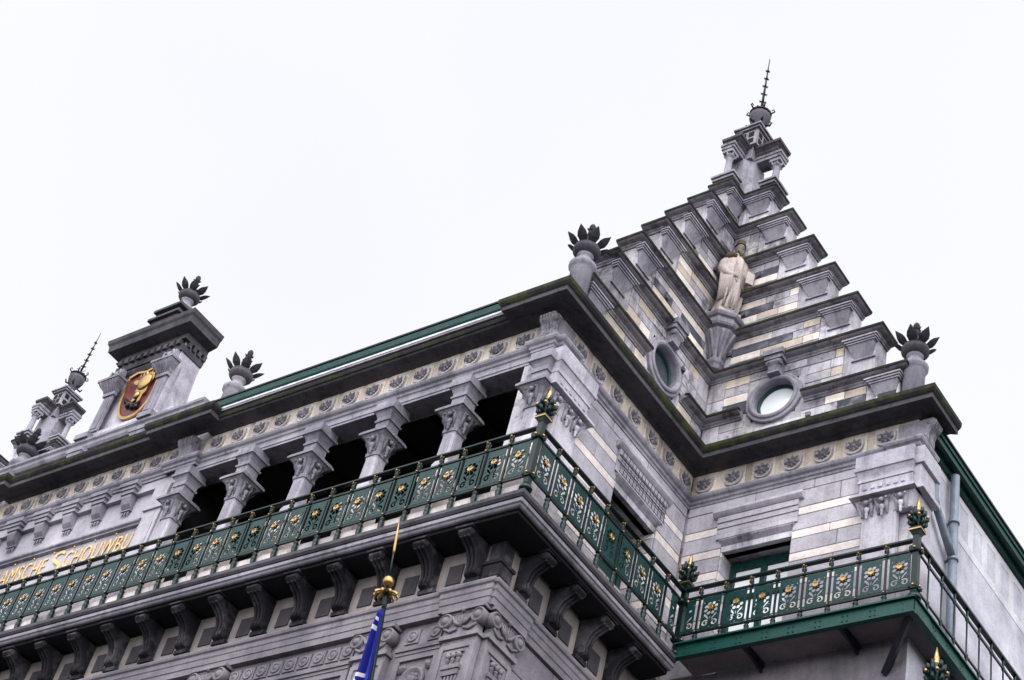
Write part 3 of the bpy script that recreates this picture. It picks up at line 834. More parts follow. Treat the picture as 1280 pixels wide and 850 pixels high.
for s_ in (-1, 1):
    p = MB(); x = DX + s_*.86
    p.box(x-.15, x+.15, -.06, .0, 1.78, 2.85); p.box(x-.10, x+.10, -.075, -.06, 1.86, 2.75)
    p.box(x-.19, x+.19, -.10, .0, 2.85, 2.95)
    p.loft([[(x-r,.0,z),(x+r,.0,z),(x+r,-o_,z),(x-r,-o_,z)] for r, o_, z in ((.20,.10,2.952),(.22,.13,3.02),(.30,.22,3.12),(.34,.26,3.20))], False)
    for k in range(6): p.tube([(x-.17+k*.068,-.11,2.96),(x-.2+k*.08,-.16,3.06),(x-.27+k*.108,-.26,3.19)], [.018,.02,.026], 5)
    p.box(x-.36, x+.36, -.28, .0, 3.203, 3.28)
    p.box(x-.16, x+.16, -.12, .0, 3.283, 3.62); p.lathe((x, -.12, 3.46), [(.001,-.06),(.05,-.05),(.07,-.01),(.12,-.02),(.13,.0)], 10, axis='y')
    for q in (-1, 1): p.tube([(x+q*.10,-.13,3.30),(x+q*.17,-.15,3.42),(x+q*.13,-.16,3.55),(x+q*.06,-.14,3.5)], [.02,.035,.035,.02], 5)
    part('pilaster', p, 'mould', dm, bevel=.004)
c = MB()
cpath = [(DX-1.05,.62),(DX-1.05,-.02),(DX+1.05,-.02),(DX+1.05,.62)]
c.sweep(cpath, [(0,3.64),(.03,3.64),(.05,3.72),(.05,3.80),(.0,3.80)])
c.sweep(cpath, [(0,DT-.22),(.10,DT-.22),(.10,DT-.20),(.05,DT-.16),(.05,DT-.02),(.30,DT+.04),(.32,DT+.20),(.36,DT+.26),(.38,DT+.36),(.0,DT+.42)])
for k in range(10): 
    x = DX-1.05+k*.212+.1; c.box(x-.06, x+.06, -.14, -.02, DT-.36, DT-.225)
for k in range(4): c.box(DX+1.05, DX+1.15, .04+k*.16, .13+k*.16, DT-.36, DT-.225)
c.box(DX-1.04, DX+1.04, .0, .61, DT-.1, DT+.40)
part('dormer_cornice', c, 'cornice', dm)
p = MB(); p.box(DX-.67, DX+.17, -.02, .62, DT+.40, DT+1.04); p.box(DX-.77, DX+.27, -.10, .70, DT+1.042, DT+1.12); p.box(DX-.59, DX+.09, .02, .60, DT+1.122, DT+1.32); p.box(DX-.71, DX+.21, -.08, .68, DT+1.322, DT+1.40)
part('finial_plinth', p, 'cornice', dm, bevel=.005)
finial(DX-.24, .33, DT+1.05, 'stone leaf finial crowning the dormer with the gilded shield', 1.0)

# gilded shield
SX, SY, SZ = DX+.06, .10, 2.78
sh = thing('heraldic_shield', (SX, SY, SZ-.7), 'gilded and maroon coat of arms shield hung in the dormer', 'shield')
def shield_outline(w_, h0, h1, n=10):
    pts = [(-w_, h1), (-w_, 0)]
    for i in range(1, n): 
        a = i/n; pts.append((-w_*math.cos(a*PI/2)**.8, -h0*math.sin(a*PI/2)))
    pts.append((0, -h0))
    return pts + [(-x, z) for x, z in reversed(pts[:-1])] + [(w_*.55, h1+.06), (0, h1), (-w_*.55, h1+.06)]
so_ = shield_outline(.56, .78, .60); si = shield_outline(.50, .71, .54)
TS = lambda x, y, z: (SX+x, SY+y + (z*-.06), SZ+z)
m = MB(TS); m.prism(so_, 'y', -.03, .03); part('field', m, 'maroon', sh)
m = MB(TS)
for k in range(len(so_)):
    q = [so_[k], so_[(k+1)%len(so_)], si[(k+1)%len(so_)], si[k]]; m.prism(q, 'y', -.075, -.02)
part('rim', m, 'gold', sh)
m = MB(TS)          # rampant beast in relief and its crown
body = [(.30,.08),(.40,.25),(.36,.42),(.20,.47),(.02,.44),(-.12,.34),(-.22,.38),(-.30,.33),(-.20,.24),(-.06,.18),(-.10,.02),(-.02,-.12),(-.12,-.26),(-.06,-.30),(.08,-.22),(.10,-.36),(.18,-.34),(.20,-.18),(.28,-.10)]
m.prism(body, 'y', -.085, -.028)
m.lathe((.12, -.085, .22), [(.001,-.06),(.12,-.055),(.20,-.03),(.24,.0)], 14, axis='y')
m.lathe((.02, -.085, -.14), [(.001,-.05),(.07,-.04),(.11,.0)], 10, axis='y')
for k in range(5): m.spike((-.12+k*.09, -.06, .44), (-.13+k*.095, -.07, .56), .03, 4)
m.tube([(-.10,-.06,.44),(.28,-.06,.46)], .03, 6)
part('gilded_beast', m, 'gold', sh)
m = MB(TS); 
for x, z in ((-.20,-.36), (-.02,-.45), (-.30,-.22), (.12,-.48)): m.ball((x,-.05,z), .07, 6)
m.tube([(-.36,-.06,-.14),(-.2,-.07,-.30),(0,-.07,-.42),(.18,-.06,-.40)], .05, 6); part('black_figure', m, 'blackenamel', sh)

# ------------------------------------------------------------------ stone balcony slab along front and side, consoles, lower storey
slab_path = [(-24.6,0),(.05,0),(.05,D-.62)]
s = MB(); s.m = 0
s.sweep(slab_path, [(0,-4.30),(.64,-4.30),(.69,-4.34),(.70,-4.42),(.67,-4.46),(0,-4.46)])
s.m = 1; s.sweep(slab_path, [(0,-4.462),(.645,-4.462),(.66,-4.49),(.66,-4.545),(.63,-4.56),(.62,-4.585),(.60,-4.60),(.56,-4.60),(.55,-4.56),(0,-4.56)])
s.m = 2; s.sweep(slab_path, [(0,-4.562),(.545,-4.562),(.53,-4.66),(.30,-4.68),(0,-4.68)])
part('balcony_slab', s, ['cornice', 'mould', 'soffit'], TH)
cb = MB(); cb.sweep([(-24.6,0),(0,0),(0,D-.64)], [(.34,-4.298),(.53,-4.298),(.53,-4.07),(.51,-4.03),(.34,-4.03)])
part('balcony_curb', cb, 'curb', TH)
# frieze behind the consoles
m = MB(); m.box(-24.6, .0, .0, .4, -5.46, -4.60); m.box(-.42, .0, .402, 4.4, -5.46, -4.602)
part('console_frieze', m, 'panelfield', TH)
def console_mesh():
    m = MB()
    poly = [(.0,-4.66),(-.50,-4.66),(-.53,-4.70),(-.53,-4.77),(-.49,-4.80),(-.44,-4.80),(-.40,-4.82),(-.26,-4.90),(-.19,-5.0),(-.15,-5.14),(-.17,-5.24),(-.15,-5.31),(-.08,-5.34),(.0,-5.34)]
    m.prism(poly, 'x', -.12, .12)
    for k in (-1, 0, 1): m.tube([(k*.075, y-.004, z) for y, z in poly[4:12]], .028, 6)
    for s_ in (-1, 1):
        m.lathe((s_*.12, -.45, -4.735), [(.001,s_*.03),(.02,s_*.025),(.035,s_*.01),(.06,s_*.015),(.075,0),(.075,-s_*.02)], 10, axis='x')
        m.lathe((s_*.12, -.09, -5.25), [(.001,s_*.025),(.02,s_*.02),(.05,s_*.012),(.065,0),(.065,-s_*.02)], 10, axis='x')
    for k in range(5): m.ball((-.09+k*.045, -.52, -4.74), .034, 5)
    m.box(-.17, .17, -.56, 0, -4.68, -4.645); m.box(-.15, .15, -.10, 0, -5.42, -5.342)
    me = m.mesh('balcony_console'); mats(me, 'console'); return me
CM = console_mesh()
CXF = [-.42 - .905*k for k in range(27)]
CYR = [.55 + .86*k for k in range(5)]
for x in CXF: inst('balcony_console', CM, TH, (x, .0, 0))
for y in CYR[:4]: inst('balcony_console', CM, TH, (.0, y, 0), PI/2)
m = MB(); m.box(-.24, .03, -.03, .24, -5.05, -4.67); m.box(-.31, .085, -.085, .31, -5.12, -5.05); m.box(-.28, .06, -.06, .28, -5.445, -5.121); m.box(-.2, .075, -.075, .2, -5.36, -5.18)
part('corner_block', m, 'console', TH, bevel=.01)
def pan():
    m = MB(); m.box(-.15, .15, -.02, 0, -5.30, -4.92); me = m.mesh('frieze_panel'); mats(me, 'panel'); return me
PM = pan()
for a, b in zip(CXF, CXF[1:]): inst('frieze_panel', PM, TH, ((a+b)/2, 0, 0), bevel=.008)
for a, b in zip(CYR, CYR[1:4]): inst('frieze_panel', PM, TH, (0, (a+b)/2, 0), PI/2, bevel=.008)
# lower entablature: stepped fasciae with a ressaut at the corner
lp = [(-24.6,0),(-.84,0),(-.84,-.05),(.0,-.05),(.0,.0),(.05,0),(.05,.80),(0,.80),(0,D)]
m = MB(); m.sweep(lp, [(-.3,-5.45),(.06,-5.45),(.11,-5.47),(.13,-5.51),(.12,-5.55),(.09,-5.57),(.09,-5.66),(.075,-5.68),(.075,-5.79),(.06,-5.80),(.06,-5.92),(-.3,-5.92)])
part('lower_entablature', m, 'lower', TH)
# lower wall
m = MB(); m.box(-24.4, -.05, .06, .6, G, -5.46); m.box(-.6, -.05, .06, D+.3, G, -5.46); m.box(-.6, WD-.01, D+.03, D+.6, G, -4.3)
part('lower_wall', m, 'lower', TH)
def carve(T, x0, x1, ring=True):
    """panelled wall field between pilasters: bead row, ledge, ring and foliage"""
    m = MB(T)
    m.box(x0, x1, -.06, -.045, -6.36, -5.925)
    n = max(1, int((x1-x0)/.31)); st = (x1-x0)/n
    for k in range(n):
        c = x0 + st*(k+.5)
        m.box(c-.13, c+.13, -.045, -.02, -6.27, -6.01)
        m.lathe((c, -.02, -6.14), [(.10, -.002), (.10, .018), (.075, .02), (.07, .005), (.045, .012), (.03, .03), (.001, .035)], 12, axis='y')
    m.box(x0, x1, -.06, .04, -6.44, -6.362); m.box(x0, x1, -.06, .015, -6.50, -6.442)
    m.box(x0, x0+.12, -.06, -.0, -9.5, -6.502); m.box(x1-.12, x1, -.06, -.0, -9.5, -6.502); m.box(x0+.12, x1-.12, -.06, .0, -6.60, -6.502)
    m.box(x0+.12, x1-.12, -.06, -.045, -9.5, -6.60)
    nn = max(1, int((x1-x0)/1.1))
    for j in range(nn):
        c = x0 + (x1-x0)*(j+.5)/nn
        m.lathe((c, -.045, -6.98), [(.24,-.002),(.24,.05),(.20,.06),(.17,.02),(.10,.01),(.09,.05),(.04,.07),(.001,.07)], 18, axis='y')
        for a in range(8):
            an = a*PI/4; m.ball((c+.10*math.cos(an), -.02, -6.98+.10*math.sin(an)), .04, 5)
        for sx in (-1, 1):
            for sz in (-1, 1):
                for q in range(5):
                    m.spike((c+sx*.22, -.03, -6.98+sz*.20), (c+sx*(.22+.13*math.cos(q*.4)), -.0, -6.98+sz*(.20+.13*math.sin(q*.4))), .04, 4)
                m.ball((c+sx*.27, -.02, -6.98+sz*.25), .05, 5)
    return m
TF = lambda x, t, z: (x, -t, z)
for (x0, x1) in ((-1.64, -.74), (-5.38, -2.58), (-9.8, -6.1), (-13.9, -10.6)): part('carved_panel', carve(TF, x0, x1), 'lower', TH)
def ionic(T, c, w_):
    m = MB(T); h = w_/2
    m.m = 0
    m.box(c-h, c+h, -.06, .06, -16.0, -6.46)
    # sunk panel framed on the face, with fluted drops
    m.box(c-h, c-h+.08, .06, .085, -9.5, -6.56); m.box(c+h-.08, c+h, .06, .085, -9.5, -6.56); m.box(c-h+.08, c+h-.08, .06, .085, -6.64, -6.56)
    o = part('lower_pilaster', m, 'lower', TH, bevel=.005)
    p = MB(T)
    p.box(c-h-.08, c+h+.08, -.05, .155, -5.985, -5.925); p.box(c-h-.02, c+h+.02, -.05, .11, -6.02, -5.987)
    p.box(c-h+.02, c+h-.02, -.05, .10, -6.38, -6.022); p.box(c-h-.04, c+h+.04, -.05, .115, -6.46, -6.382)
    for s_ in (-1, 1):
        p.lathe((c+s_*(h-.02), .0, -6.13), [(.13,-.02),(.13,.15),(.105,.165),(.10,.14),(.07,.14),(.06,.17),(.03,.18),(.001,.185)], 16, axis='y')
        p.tube([(c+s_*(h-.02), .12, -6.26), (c+s_*(h*.55), .12, -6.34), (c+s_*.06, .12, -6.30)], .025, 6)
        p.tube([(c+s_*.20, .12, -6.06), (c+s_*.10, .13, -6.20), (c+s_*.03, .13, -6.25)], [.02,.035,.02], 6)
    for k in range(-2, 3): p.spike((c+k*.025, .11, -6.26), (c+k*.055, .15, -6.05), .032, 4)
    p.ball((c, .12, -5.97), .05, 6)
    part('ionic_capital', p, 'lower', o)
    q = MB(T)
    q.box(c-.17, c+.17, .06, .10, -6.73, -6.69)
    for k in (-1, 0, 1): q.ball((c+k*.10, .085, -6.78), .05, 6); q.spike((c+k*.10, .085, -6.80), (c+k*.10, .08, -6.92), .035, 5)
    q.box(c-.17, c+.17, .06, .12, -7.02, -6.95); q.box(c-.15, c+.15, .06, .10, -7.12, -7.023)
    for k in range(5): q.box(c-.15+k*.065, c-.12+k*.065, .06, .085, -9.0, -7.13)
    part('panel_carving', q, 'lower', o)
for c in (-.36, -2.12, -5.75, -10.2, -14.2): ionic(TF, c, .66)
TRR = lambda x, t, z: (t, x, z)
ionic(TRR, .40, .66)
m = MB(TRR); ashlar(m, .78, 4.5, [(-9.5,-8.3,'g'),(-8.3,-7.5,'g'),(-7.5,-7.1,'c'),(-7.1,-6.5,'g'),(-6.5,-5.93,'g')], lambda k, u: 1 if k == 'c' else 0, .9, 1.6); part('lower_side_wall', m, ['lower', 'creamclean'], TH, bevel=.008)

# ------------------------------------------------------------------ the building's mass behind, roofs and the plain side
m = MB(); m.box(-24.4, -.75, 1.2, 22, .0, .50); m.box(-.75, WD-.75, D+.75, 22, .0, .50)
m.box(-24.0, -1.2, 2.5, 21, .5, .9)
part('flat_roof', m, 'roof', TH)
m = MB(); m.box(-24.8, -24.45, .02, 22, -5.4, .4); m.box(-24.4, WD, 21.6, 22, G, .4)
part('far_wall', m, 'greyclean', TH)
m = MB(); m.box(WD-.5, WD, D+.031, 22, G, .35); sw = part('side_wall', m, 'swall', TH)
b = MB(); b.m = 0
for z in (-1.05, -2.35, -3.65, -4.95): b.box(WD, WD+.006, D+.5, 22, z-.09, z+.09)
b.box(WD, WD+.006, D+.9, 22, -.28, -.12)
k = 0
while k < 26: b.box(WD, WD+.006, 6.05+k*.6, 6.28+k*.6, -.96, -.28); k += 1
part('pale_band', b, 'swallband', sw)
m = MB(); e0 = SEND + .01
e0 = D + .30
m.m = 3; m.box(WD-.3, WD+.15, e0, 22, .04, .12); m.m = 0; m.box(WD+.0, WD+.07, e0+.2, 22, -.10, .038)
m.m = 1; m.box(WD+.152, WD+.21, e0, 22, .02, .20); m.box(WD+.212, WD+.24, e0, 22, .15, .24)
m.m = 2; m.box(WD-.3, WD+.27, e0, 22, .242, .285)
part('side_eaves', m, ['frame', 'gutter', 'black', 'frame'], TH)

# drain pipe
dp = thing('drain_pipe', (WD+.14, 5.78, -12), 'grey zinc drain pipe with an elbow branch on the plain side wall', 'pipe')
m = MB(); m.tube([(WD+.14, 5.78, -.10), (WD+.14, 5.78, -12)], .08, 12)
part('pipe', m, 'zinc', dp)
m = MB(); m.tube([(WD+.13, 4.98, -.55), (WD+.13, 5.02, -1.15), (WD+.13, 5.12, -1.32), (WD+.135, 5.55, -1.72), (WD+.14, 5.74, -1.9)], .07, 12)
part('elbow', m, 'zinc', dp)
for z in (-1.15, -1.95, -4.2):
    m = MB(); m.lathe((WD+.14, 5.78, z), [(.08,-.03),(.10,-.03),(.10,.03),(.08,.03)], 12); m.box(WD, WD+.1, 5.76, 5.80, z-.02, z+.02); part('pipe_clamp', m, 'zinc', dp)

# ------------------------------------------------------------------ iron balcony with deck along the recessed wing and the side
BX = 4.93
ib = thing('iron_balcony', (WD, D, -4.45), 'green painted iron balcony deck with riveted edge beam round the right corner', 'balcony')
m = MB(); m.m = 0
m.box(.70, BX, D-.60, D-.01, -4.32, -4.16); m.box(WD+.005, BX, D-.012, 20, -4.32, -4.162)
part('deck', m, 'deckunder', ib)
m = MB()
m.box(.68, BX+.03, D-.64, D-.605, -4.39, -4.13); m.box(.68, BX+.06, D-.70, D-.60, -4.13, -4.10); m.box(.68, BX+.06, D-.70, D-.60, -4.41, -4.385)
m.box(BX+.002, BX+.035, D-.60, 20, -4.39, -4.13); m.box(BX-.04, BX+.08, D-.60, 20, -4.13, -4.10); m.box(BX-.04, BX+.08, D-.60, 20, -4.41, -4.385)
for k in range(9):
    x = .95 + k*.475
    for dx in (-.04, .04):
        for z in (-4.21, -4.31): m.ball((x+dx, D-.645, z), .016, 5)
for k in range(24):
    y = 4.15 + k*.5
    for dx in (-.04, .04):
        for z in (-4.21, -4.31): m.ball((BX+.04, y+dx, z), .016, 5)
m.box(BX-.6, BX+.03, D-.652, D-.64, -4.37, -4.15); m.box(BX+.035, BX+.047, D-.62, D-.1, -4.37, -4.15)
part('edge_beam', m, 'beam', ib)
for x in (2.0, 3.72):
    m = MB(); m.box(x-.05, x+.05, D-.60, D-.0, -4.40, -4.322); m.prism([(D-.60,-4.40),(D-.0,-4.40),(D-.0,-4.50)], 'x', x-.02, x+.02); part('bracket', m, 'black', ib)
m = MB(); m.tube([(BX-.05, D-.56, -4.34), (4.20, D+.03, -4.93)], .07, 4, False); part('bracket', m, 'black', ib)
for y in (5.3, 7.4, 9.5):
    m = MB(); m.box(WD, BX, y-.05, y+.05, -4.40, -4.322); part('bracket', m, 'black', ib)

# ------------------------------------------------------------------ balcony railings
ZT, ZM, ZL = -2.93, -3.14, -3.87
def curve_plate(outer, holes, depth):
    cv = bpy.data.curves.new('plate', 'CURVE'); cv.dimensions = '2D'; cv.fill_mode = 'BOTH'; cv.extrude = depth/2
    for pts in [outer] + holes:
        sp = cv.splines.new('POLY'); sp.points.add(len(pts)-1); sp.use_cyclic_u = True
        for i, (x, y) in enumerate(pts): sp.points[i].co = (x, y, 0, 1)
    o = bpy.data.objects.new('tmp', cv); COL.objects.link(o)
    d = bpy.context.evaluated_depsgraph_get(); me = bpy.data.meshes.new_from_object(o.evaluated_get(d)); bpy.data.objects.remove(o)
    return me
def circ(cx, cy, r, n=12): return [(cx+r*math.cos(2*PI*i/n), cy+r*math.sin(2*PI*i/n)) for i in range(n)]
def stroke(pts, ws):
    L, R = [], []
    for i in range(len(pts)):
        a, b = pts[max(i-1,0)], pts[min(i+1,len(pts)-1)]; dx, dy = b[0]-a[0], b[1]-a[1]; l = math.hypot(dx, dy) or 1
        nx, ny = -dy/l, dx/l; L.append((pts[i][0]+nx*ws[i], pts[i][1]+ny*ws[i])); R.append((pts[i][0]-nx*ws[i], pts[i][1]-ny*ws[i]))
    return L + R[::-1]
def bez(p, n=10):
    out = []
    for i in range(n+1):
        t = i/n; a = [(1-t)**3, 3*t*(1-t)**2, 3*t*t*(1-t), t**3]
        out.append((sum(a[k]*p[k][0] for k in range(4)), sum(a[k]*p[k][1] for k in range(4))))
    return out
def panel_mesh(hw):
    PH = (ZM-ZL)/2 - .04
    full = hw > .15
    holes = []
    if full:
        for k in range(8):
            a = PI/8 + 2*PI*k/8; holes.append(circ((.103)*math.cos(a), .085+.103*math.sin(a), .037, 10))
    else:
        holes.append(circ(0, .1, .03, 10))
    sides = (-1, 1) if full else (0,)
    for s_ in sides:
        if s_ == 0: s_ = 1; ox = -.075
        else: ox = 0
        f = lambda q: (s_*(q[0]+ox), q[1])
        stem = bez([(.118,-.022),(.095,-.07),(.055,-.085),(.030,-.150)], 8)
        holes.append(stroke([f(q) for q in stem], [.008,.017,.022,.021,.018,.016,.016,.013,.006]))
        sp = []
        for i in range(22):
            t = i/21; a = PI*.80 - t*PI*2.3; r = .066*(1-t*.70); sp.append((.083+r*math.cos(a), -.215+r*math.sin(a)*.95))
        holes.append(stroke([f(q) for q in sp], [.006]+[.0155]*20+[.015]))
        holes.append(circ(*f((.135,-.085)), .011, 8)); holes.append(circ(*f((.105,-.118)), .009, 8)); holes.append(circ(*f((.045,-.055)), .008, 8))
        holes.append(circ(*f((.140,.21)), .014, 8))
    if full: holes.append([(0,-.060),(.011,-.10),(.008,-.135),(0,-.17),(-.008,-.135),(-.011,-.10)]); holes.append(circ(0,-.292,.012,8))
    outer = [(-hw,-PH),(hw,-PH),(hw,PH),(-hw,PH)]
    me = curve_plate(outer, holes, .012)
    m = MB()
    bm = bmesh.new(); bm.from_mesh(me)
    for v in bm.verts: v.co = (v.co.x, v.co.z, v.co.y)
    bm.to_mesh(me); bm.free()
    vs_ = [tuple(v.co) for v in me.vertices]; fs = [tuple(p.vertices) for p in me.polygons]
    m.v = vs_; m.f = fs; m.mi = [0]*len(fs); m.sm = [False]*len(fs)
    for sx in (-1, 1):
        for z in (-PH+.015, PH-.015):
            m.box(sx*hw-.002 if sx > 0 else -hw-.05, hw+.05 if sx > 0 else -hw+.002, -.005, .005, z-.012, z+.012)
            m.box(sx*(hw-.03)-.012, sx*(hw-.03)+.012, -.0045, .0045, min(z, z+.055*(1 if z>0 else -1)), max(z, z+.055*(1 if z>0 else -1)))
    r = m.mesh('panel'); mats(r, 'plate'); return r
def flower_mesh():
    m = MB(); m.m = 0
    m.lathe((0, 0, .085), [(.046,-.004),(.053,-.022),(.046,-.032),(.037,-.026),(.035,-.016)], 16, axis='y')
    for k in range(8):
        a = 2*PI*k/8; m.ball((.061*math.cos(a), -.012, .085+.061*math.sin(a)), .009, 5)
    m.m = 1; m.lathe((0, 0, .085), [(.001,-.012),(.025,-.013),(.039,-.022),(.039,-.005)], 16, axis='y')
    r = m.mesh('gilt_flower'); mats(r, ['gold', 'golddish']); return r
def baluster_mesh(foot):
    m = MB(); m.m = 0
    m.box(-.016, .016, -.016, .016, ZL, ZM)
    m.lathe((0,0,0), [(.026,ZM+.01),(.020,ZM+.035),(.042,ZM+.07),(.044,ZM+.10),(.022,ZM+.13),(.036,ZM+.165),(.036,ZM+.19)], 10)
    m.box(-.03, .03, -.03, .03, ZM-.028, ZM+.022); m.box(-.028, .028, -.03, .03, ZL-.03, ZL+.03)
    m.lathe((0,0,0), [(.022,ZL-.03),(.034,ZL-.06),(.05,ZL-.09),(.03,ZL-.115),(.048,ZL-.16),(.05,ZL-.20),(.035,foot+.03),(.055,foot+.02),(.055,foot)], 10)
    m.m = 1
    for z in (ZM, ZL, ZM+.165):
        m.ball((0, -.038, z), .017, 6); m.ball((0, .038, z), .017, 6)
    m.ball((.033, -.012, ZM+.165), .014, 5); m.ball((-.033, -.012, ZM+.165), .014, 5)
    r = m.mesh('baluster'); mats(r, ['green', 'gold']); return r
def post_meshes(foot):
    m = MB(); m.m = 0
    m.box(-.05, .05, -.05, .05, foot, ZT+.06); m.box(-.085, .085, -.085, .085, ZM-.05, ZM+.05); m.box(-.075, .075, -.075, .075, ZL-.06, ZL+.06)
    m.lathe((0,0,0), [(.06,foot),(.11,foot+.02),(.11,foot+.05),(.07,foot+.14)], 12)
    for z in (ZM, ZL):
        for k in range(4):
            a = PI/4+PI/2*k; m.spike((.06*math.cos(a), .06*math.sin(a), z-.06), (.13*math.cos(a), .13*math.sin(a), z+.02), .04, 4)
    m.frustum((-.05,.05,-.05,.05), ZT+.06, (-.085,.085,-.085,.085), ZT+.14)
    m.box(-.10, .10, -.10, .10, ZT+.17, ZT+.20)
    m.lathe((0,0,0), [(.05,ZT+.20),(.04,ZT+.25),(.07,ZT+.33),(.10,ZT+.42),(.09,ZT+.52),(.05,ZT+.58)], 10)
    for k in range(6):
        for h, r in ((.30,.13), (.42,.155), (.52,.11)):
            a = 2*PI*k/6 + h*9; c, s_ = math.cos(a), math.sin(a)
            m.tube([(.05*c,.05*s_,ZT+h-.06), (r*c,r*s_,ZT+h), (r*1.05*c,r*1.05*s_,ZT+h+.05), (r*.8*c,r*.8*s_,ZT+h+.04)], [.03,.035,.03,.012], 5)
    m.m = 1
    m.box(-.105, .105, -.105, .105, ZT+.142, ZT+.168)
    for k in range(6):
        a = 2*PI*k/6; m.ball((.165*math.cos(a), .165*math.sin(a), ZT+.40), .026, 5)
    m.lathe((0,0,0), [(.035,ZT+.56),(.055,ZT+.60),(.03,ZT+.63),(.045,ZT+.66),(.005,ZT+.86)], 8)
    for k in range(4):
        a = PI/2*k; c, s_ = math.cos(a), math.sin(a)
        m.ball((.09*c,.09*s_,ZM), .026, 6); m.ball((.08*c,.08*s_,ZL), .024, 6)
    r = m.mesh('corner_post'); mats(r, ['green', 'gold']); return r
def level(t, m, l):
    global ZT, ZM, ZL
    ZT, ZM, ZL = t, m, l
FLOWER = flower_mesh()
LS, LI = (-2.97, -3.185, -3.965), (-2.93, -3.14, -3.87)      # stone balcony, iron balcony
level(*LS); PANEL_S, HALF_S, BAL_S, POST_S = panel_mesh(.178), panel_mesh(.085), baluster_mesh(-4.30), post_meshes(-4.30)
level(*LI); PANEL_I, HALF_I, BAL_I, POST_I = panel_mesh(.178), panel_mesh(.085), baluster_mesh(-4.10), post_meshes(-4.12)
SBAL_M = MB(); SBAL_M.lathe((0,0,0), [(.02,-4.10),(.035,-4.07),(.02,-4.02),(.016,ZL-.06),(.035,ZL-.02),(.035,ZL+.02),(.016,ZL+.06),(.016,ZM-.05),(.034,ZM-.02),(.034,ZM+.02),(.018,ZM+.05),(.03,ZT-.06),(.02,ZT-.03)], 8)
SBAL = SBAL_M.mesh('baluster'); mats(SBAL, 'green')
def rails(mb, a, b, axis, c):
    def B(w0, z0, z1):
        if axis == 'x': mb.box(a, b, c-w0, c+w0, z0, z1)
        else: mb.box(c-w0, c+w0, a, b, z0, z1)
    return B
def railing(name, label, axis, c, a, b, posts, full, half, foot, rz, group='balcony railings'):
    st_ = foot < -4.2; level(*(LS if st_ else LI))
    bm_, PANEL, HALF = (BAL_S, PANEL_S, HALF_S) if st_ else (BAL_I, PANEL_I, HALF_I)
    base = (((a+b)/2, c, foot) if axis == 'x' else (c, (a+b)/2, foot))
    o = thing(name, base, label, 'railing', group)
    h = MB(); B = rails(h, a, b, axis, c); B(.045, ZT-.03, ZT+.01); B(.03, ZT+.01, ZT+.028); part('handrail', h, 'green', o, bevel=.006)
    for z in (ZM, ZL):
        r = MB(); B = rails(r, a, b, axis, c); B(.018, z-.018, z+.018); part('cross_rail', r, 'green', o)
    zc = (ZM+ZL)/2
    pos = (lambda s: (s, c, 0)) if axis == 'x' else (lambda s: (c, s, 0))
    posz = (lambda s: (s, c, zc)) if axis == 'x' else (lambda s: (c, s, zc))
    for s in posts: inst('baluster', bm_, o, pos(s), rz)
    for s in full:
        p = inst('panel', PANEL, o, posz(s), rz); f = sub('gilt_flower', FLOWER, p); f.location = (0, -.008, 0)
    for s in half: inst('panel', HALF, o, posz(s), rz)
    return o
RO = .58; ROX = .66
YF = -RO
fpost = [.115 - .475*k for k in range(53)]
rf = railing('balcony_railing', 'long green and gilt railing along the loggia front above the stone slab', 'x', YF, -24.9, ROX, fpost, [.3525] + [fpost[k]-.2375 for k in range(52)], [], -4.31, 0)
# rail on the side of the pavilion
rp = [-RO + .06 + .49*k for k in range(1, 9)]
YW = D - RO
rr = railing('balcony_railing', 'green and gilt railing on the short stone balcony running back to the inner corner', 'y', ROX, -RO, YW, rp, [-RO+.06+.49*(k+.5) for k in range(8)], [3.70], -4.31, PI/2)
wp = [BX-.02 - .49*k for k in range(1, 9)]
rw_ = railing('balcony_railing', 'green and gilt railing on the iron balcony before the french window', 'x', YW, ROX, BX, wp, [BX-.02-.49*(k+.5) for k in range(8)], [.83], -4.12, 0)
inst('corner_post', POST_S, rf, (ROX, YF, 0)); inst('corner_post', POST_S, rr, (ROX, YW, 0)); inst('corner_post', POST_I, rw_, (BX, YW, 0))
level(*LI)
# plain rail round the side
so_r = thing('side_railing', (BX, 12, -4.12), 'plain dark green iron railing receding along the right side wall', 'railing')
h = MB(); h.box(BX-.045, BX+.045, YW, 20, ZT-.03, ZT+.01); part('handrail', h, 'green', so_r)
for z in (ZM, ZL):
    h = MB(); h.box(BX-.016, BX+.016, YW, 20, z-.016, z+.016); part('cross_rail', h, 'green', so_r)
for k in range(32): inst('baluster', SBAL, so_r, (BX, YW+.46+.49*k, 0))
h = MB(); h.tube([(WD, 7.6, -3.5), (BX, 7.2, -3.5)], .018, 6); part('wall_stay', h, 'green', so_r)

# lower balcony corner: only its gilded post top reaches into the picture
LX, LY, LZ = 5.97, 2.66, -4.03
lr = thing('balcony_railing', (LX, LY, LZ-4.3), 'lower balcony railing whose gilt spiked corner post rises at the bottom right edge', 'railing', None)
inst('corner_post', POST_I, lr, (LX, LY, LZ))
h = MB(); h.box(.7, LX, LY-.045, LY+.045, LZ+ZT-.03, LZ+ZT+.01); h.box(LX-.045, LX+.045, LY+.05, 20, LZ+ZT-.03, LZ+ZT+.01); part('handrail', h, 'green', lr)
h = MB(); h.box(.7, LX, LY-.018, LY+.018, LZ+ZL-.018, LZ+ZL+.018); h.box(LX-.018, LX+.018, LY+.05, 20, LZ+ZL-.018, LZ+ZL+.018); part('cross_rail', h, 'green', lr)
for k in range(10): inst('baluster', BAL_S, lr, (LX-.5-.5*k, LY, LZ))
for k in range(25): inst('baluster', BAL_S, lr, (LX, LY+.5+.5*k, LZ))
h = MB(); h.box(.7, LX+.1, LY-.1, D, LZ-4.5, LZ-4.31); h.box(WD, LX+.1, D, 20, LZ-4.5, LZ-4.312); part('deck', h, 'deckunder', lr)

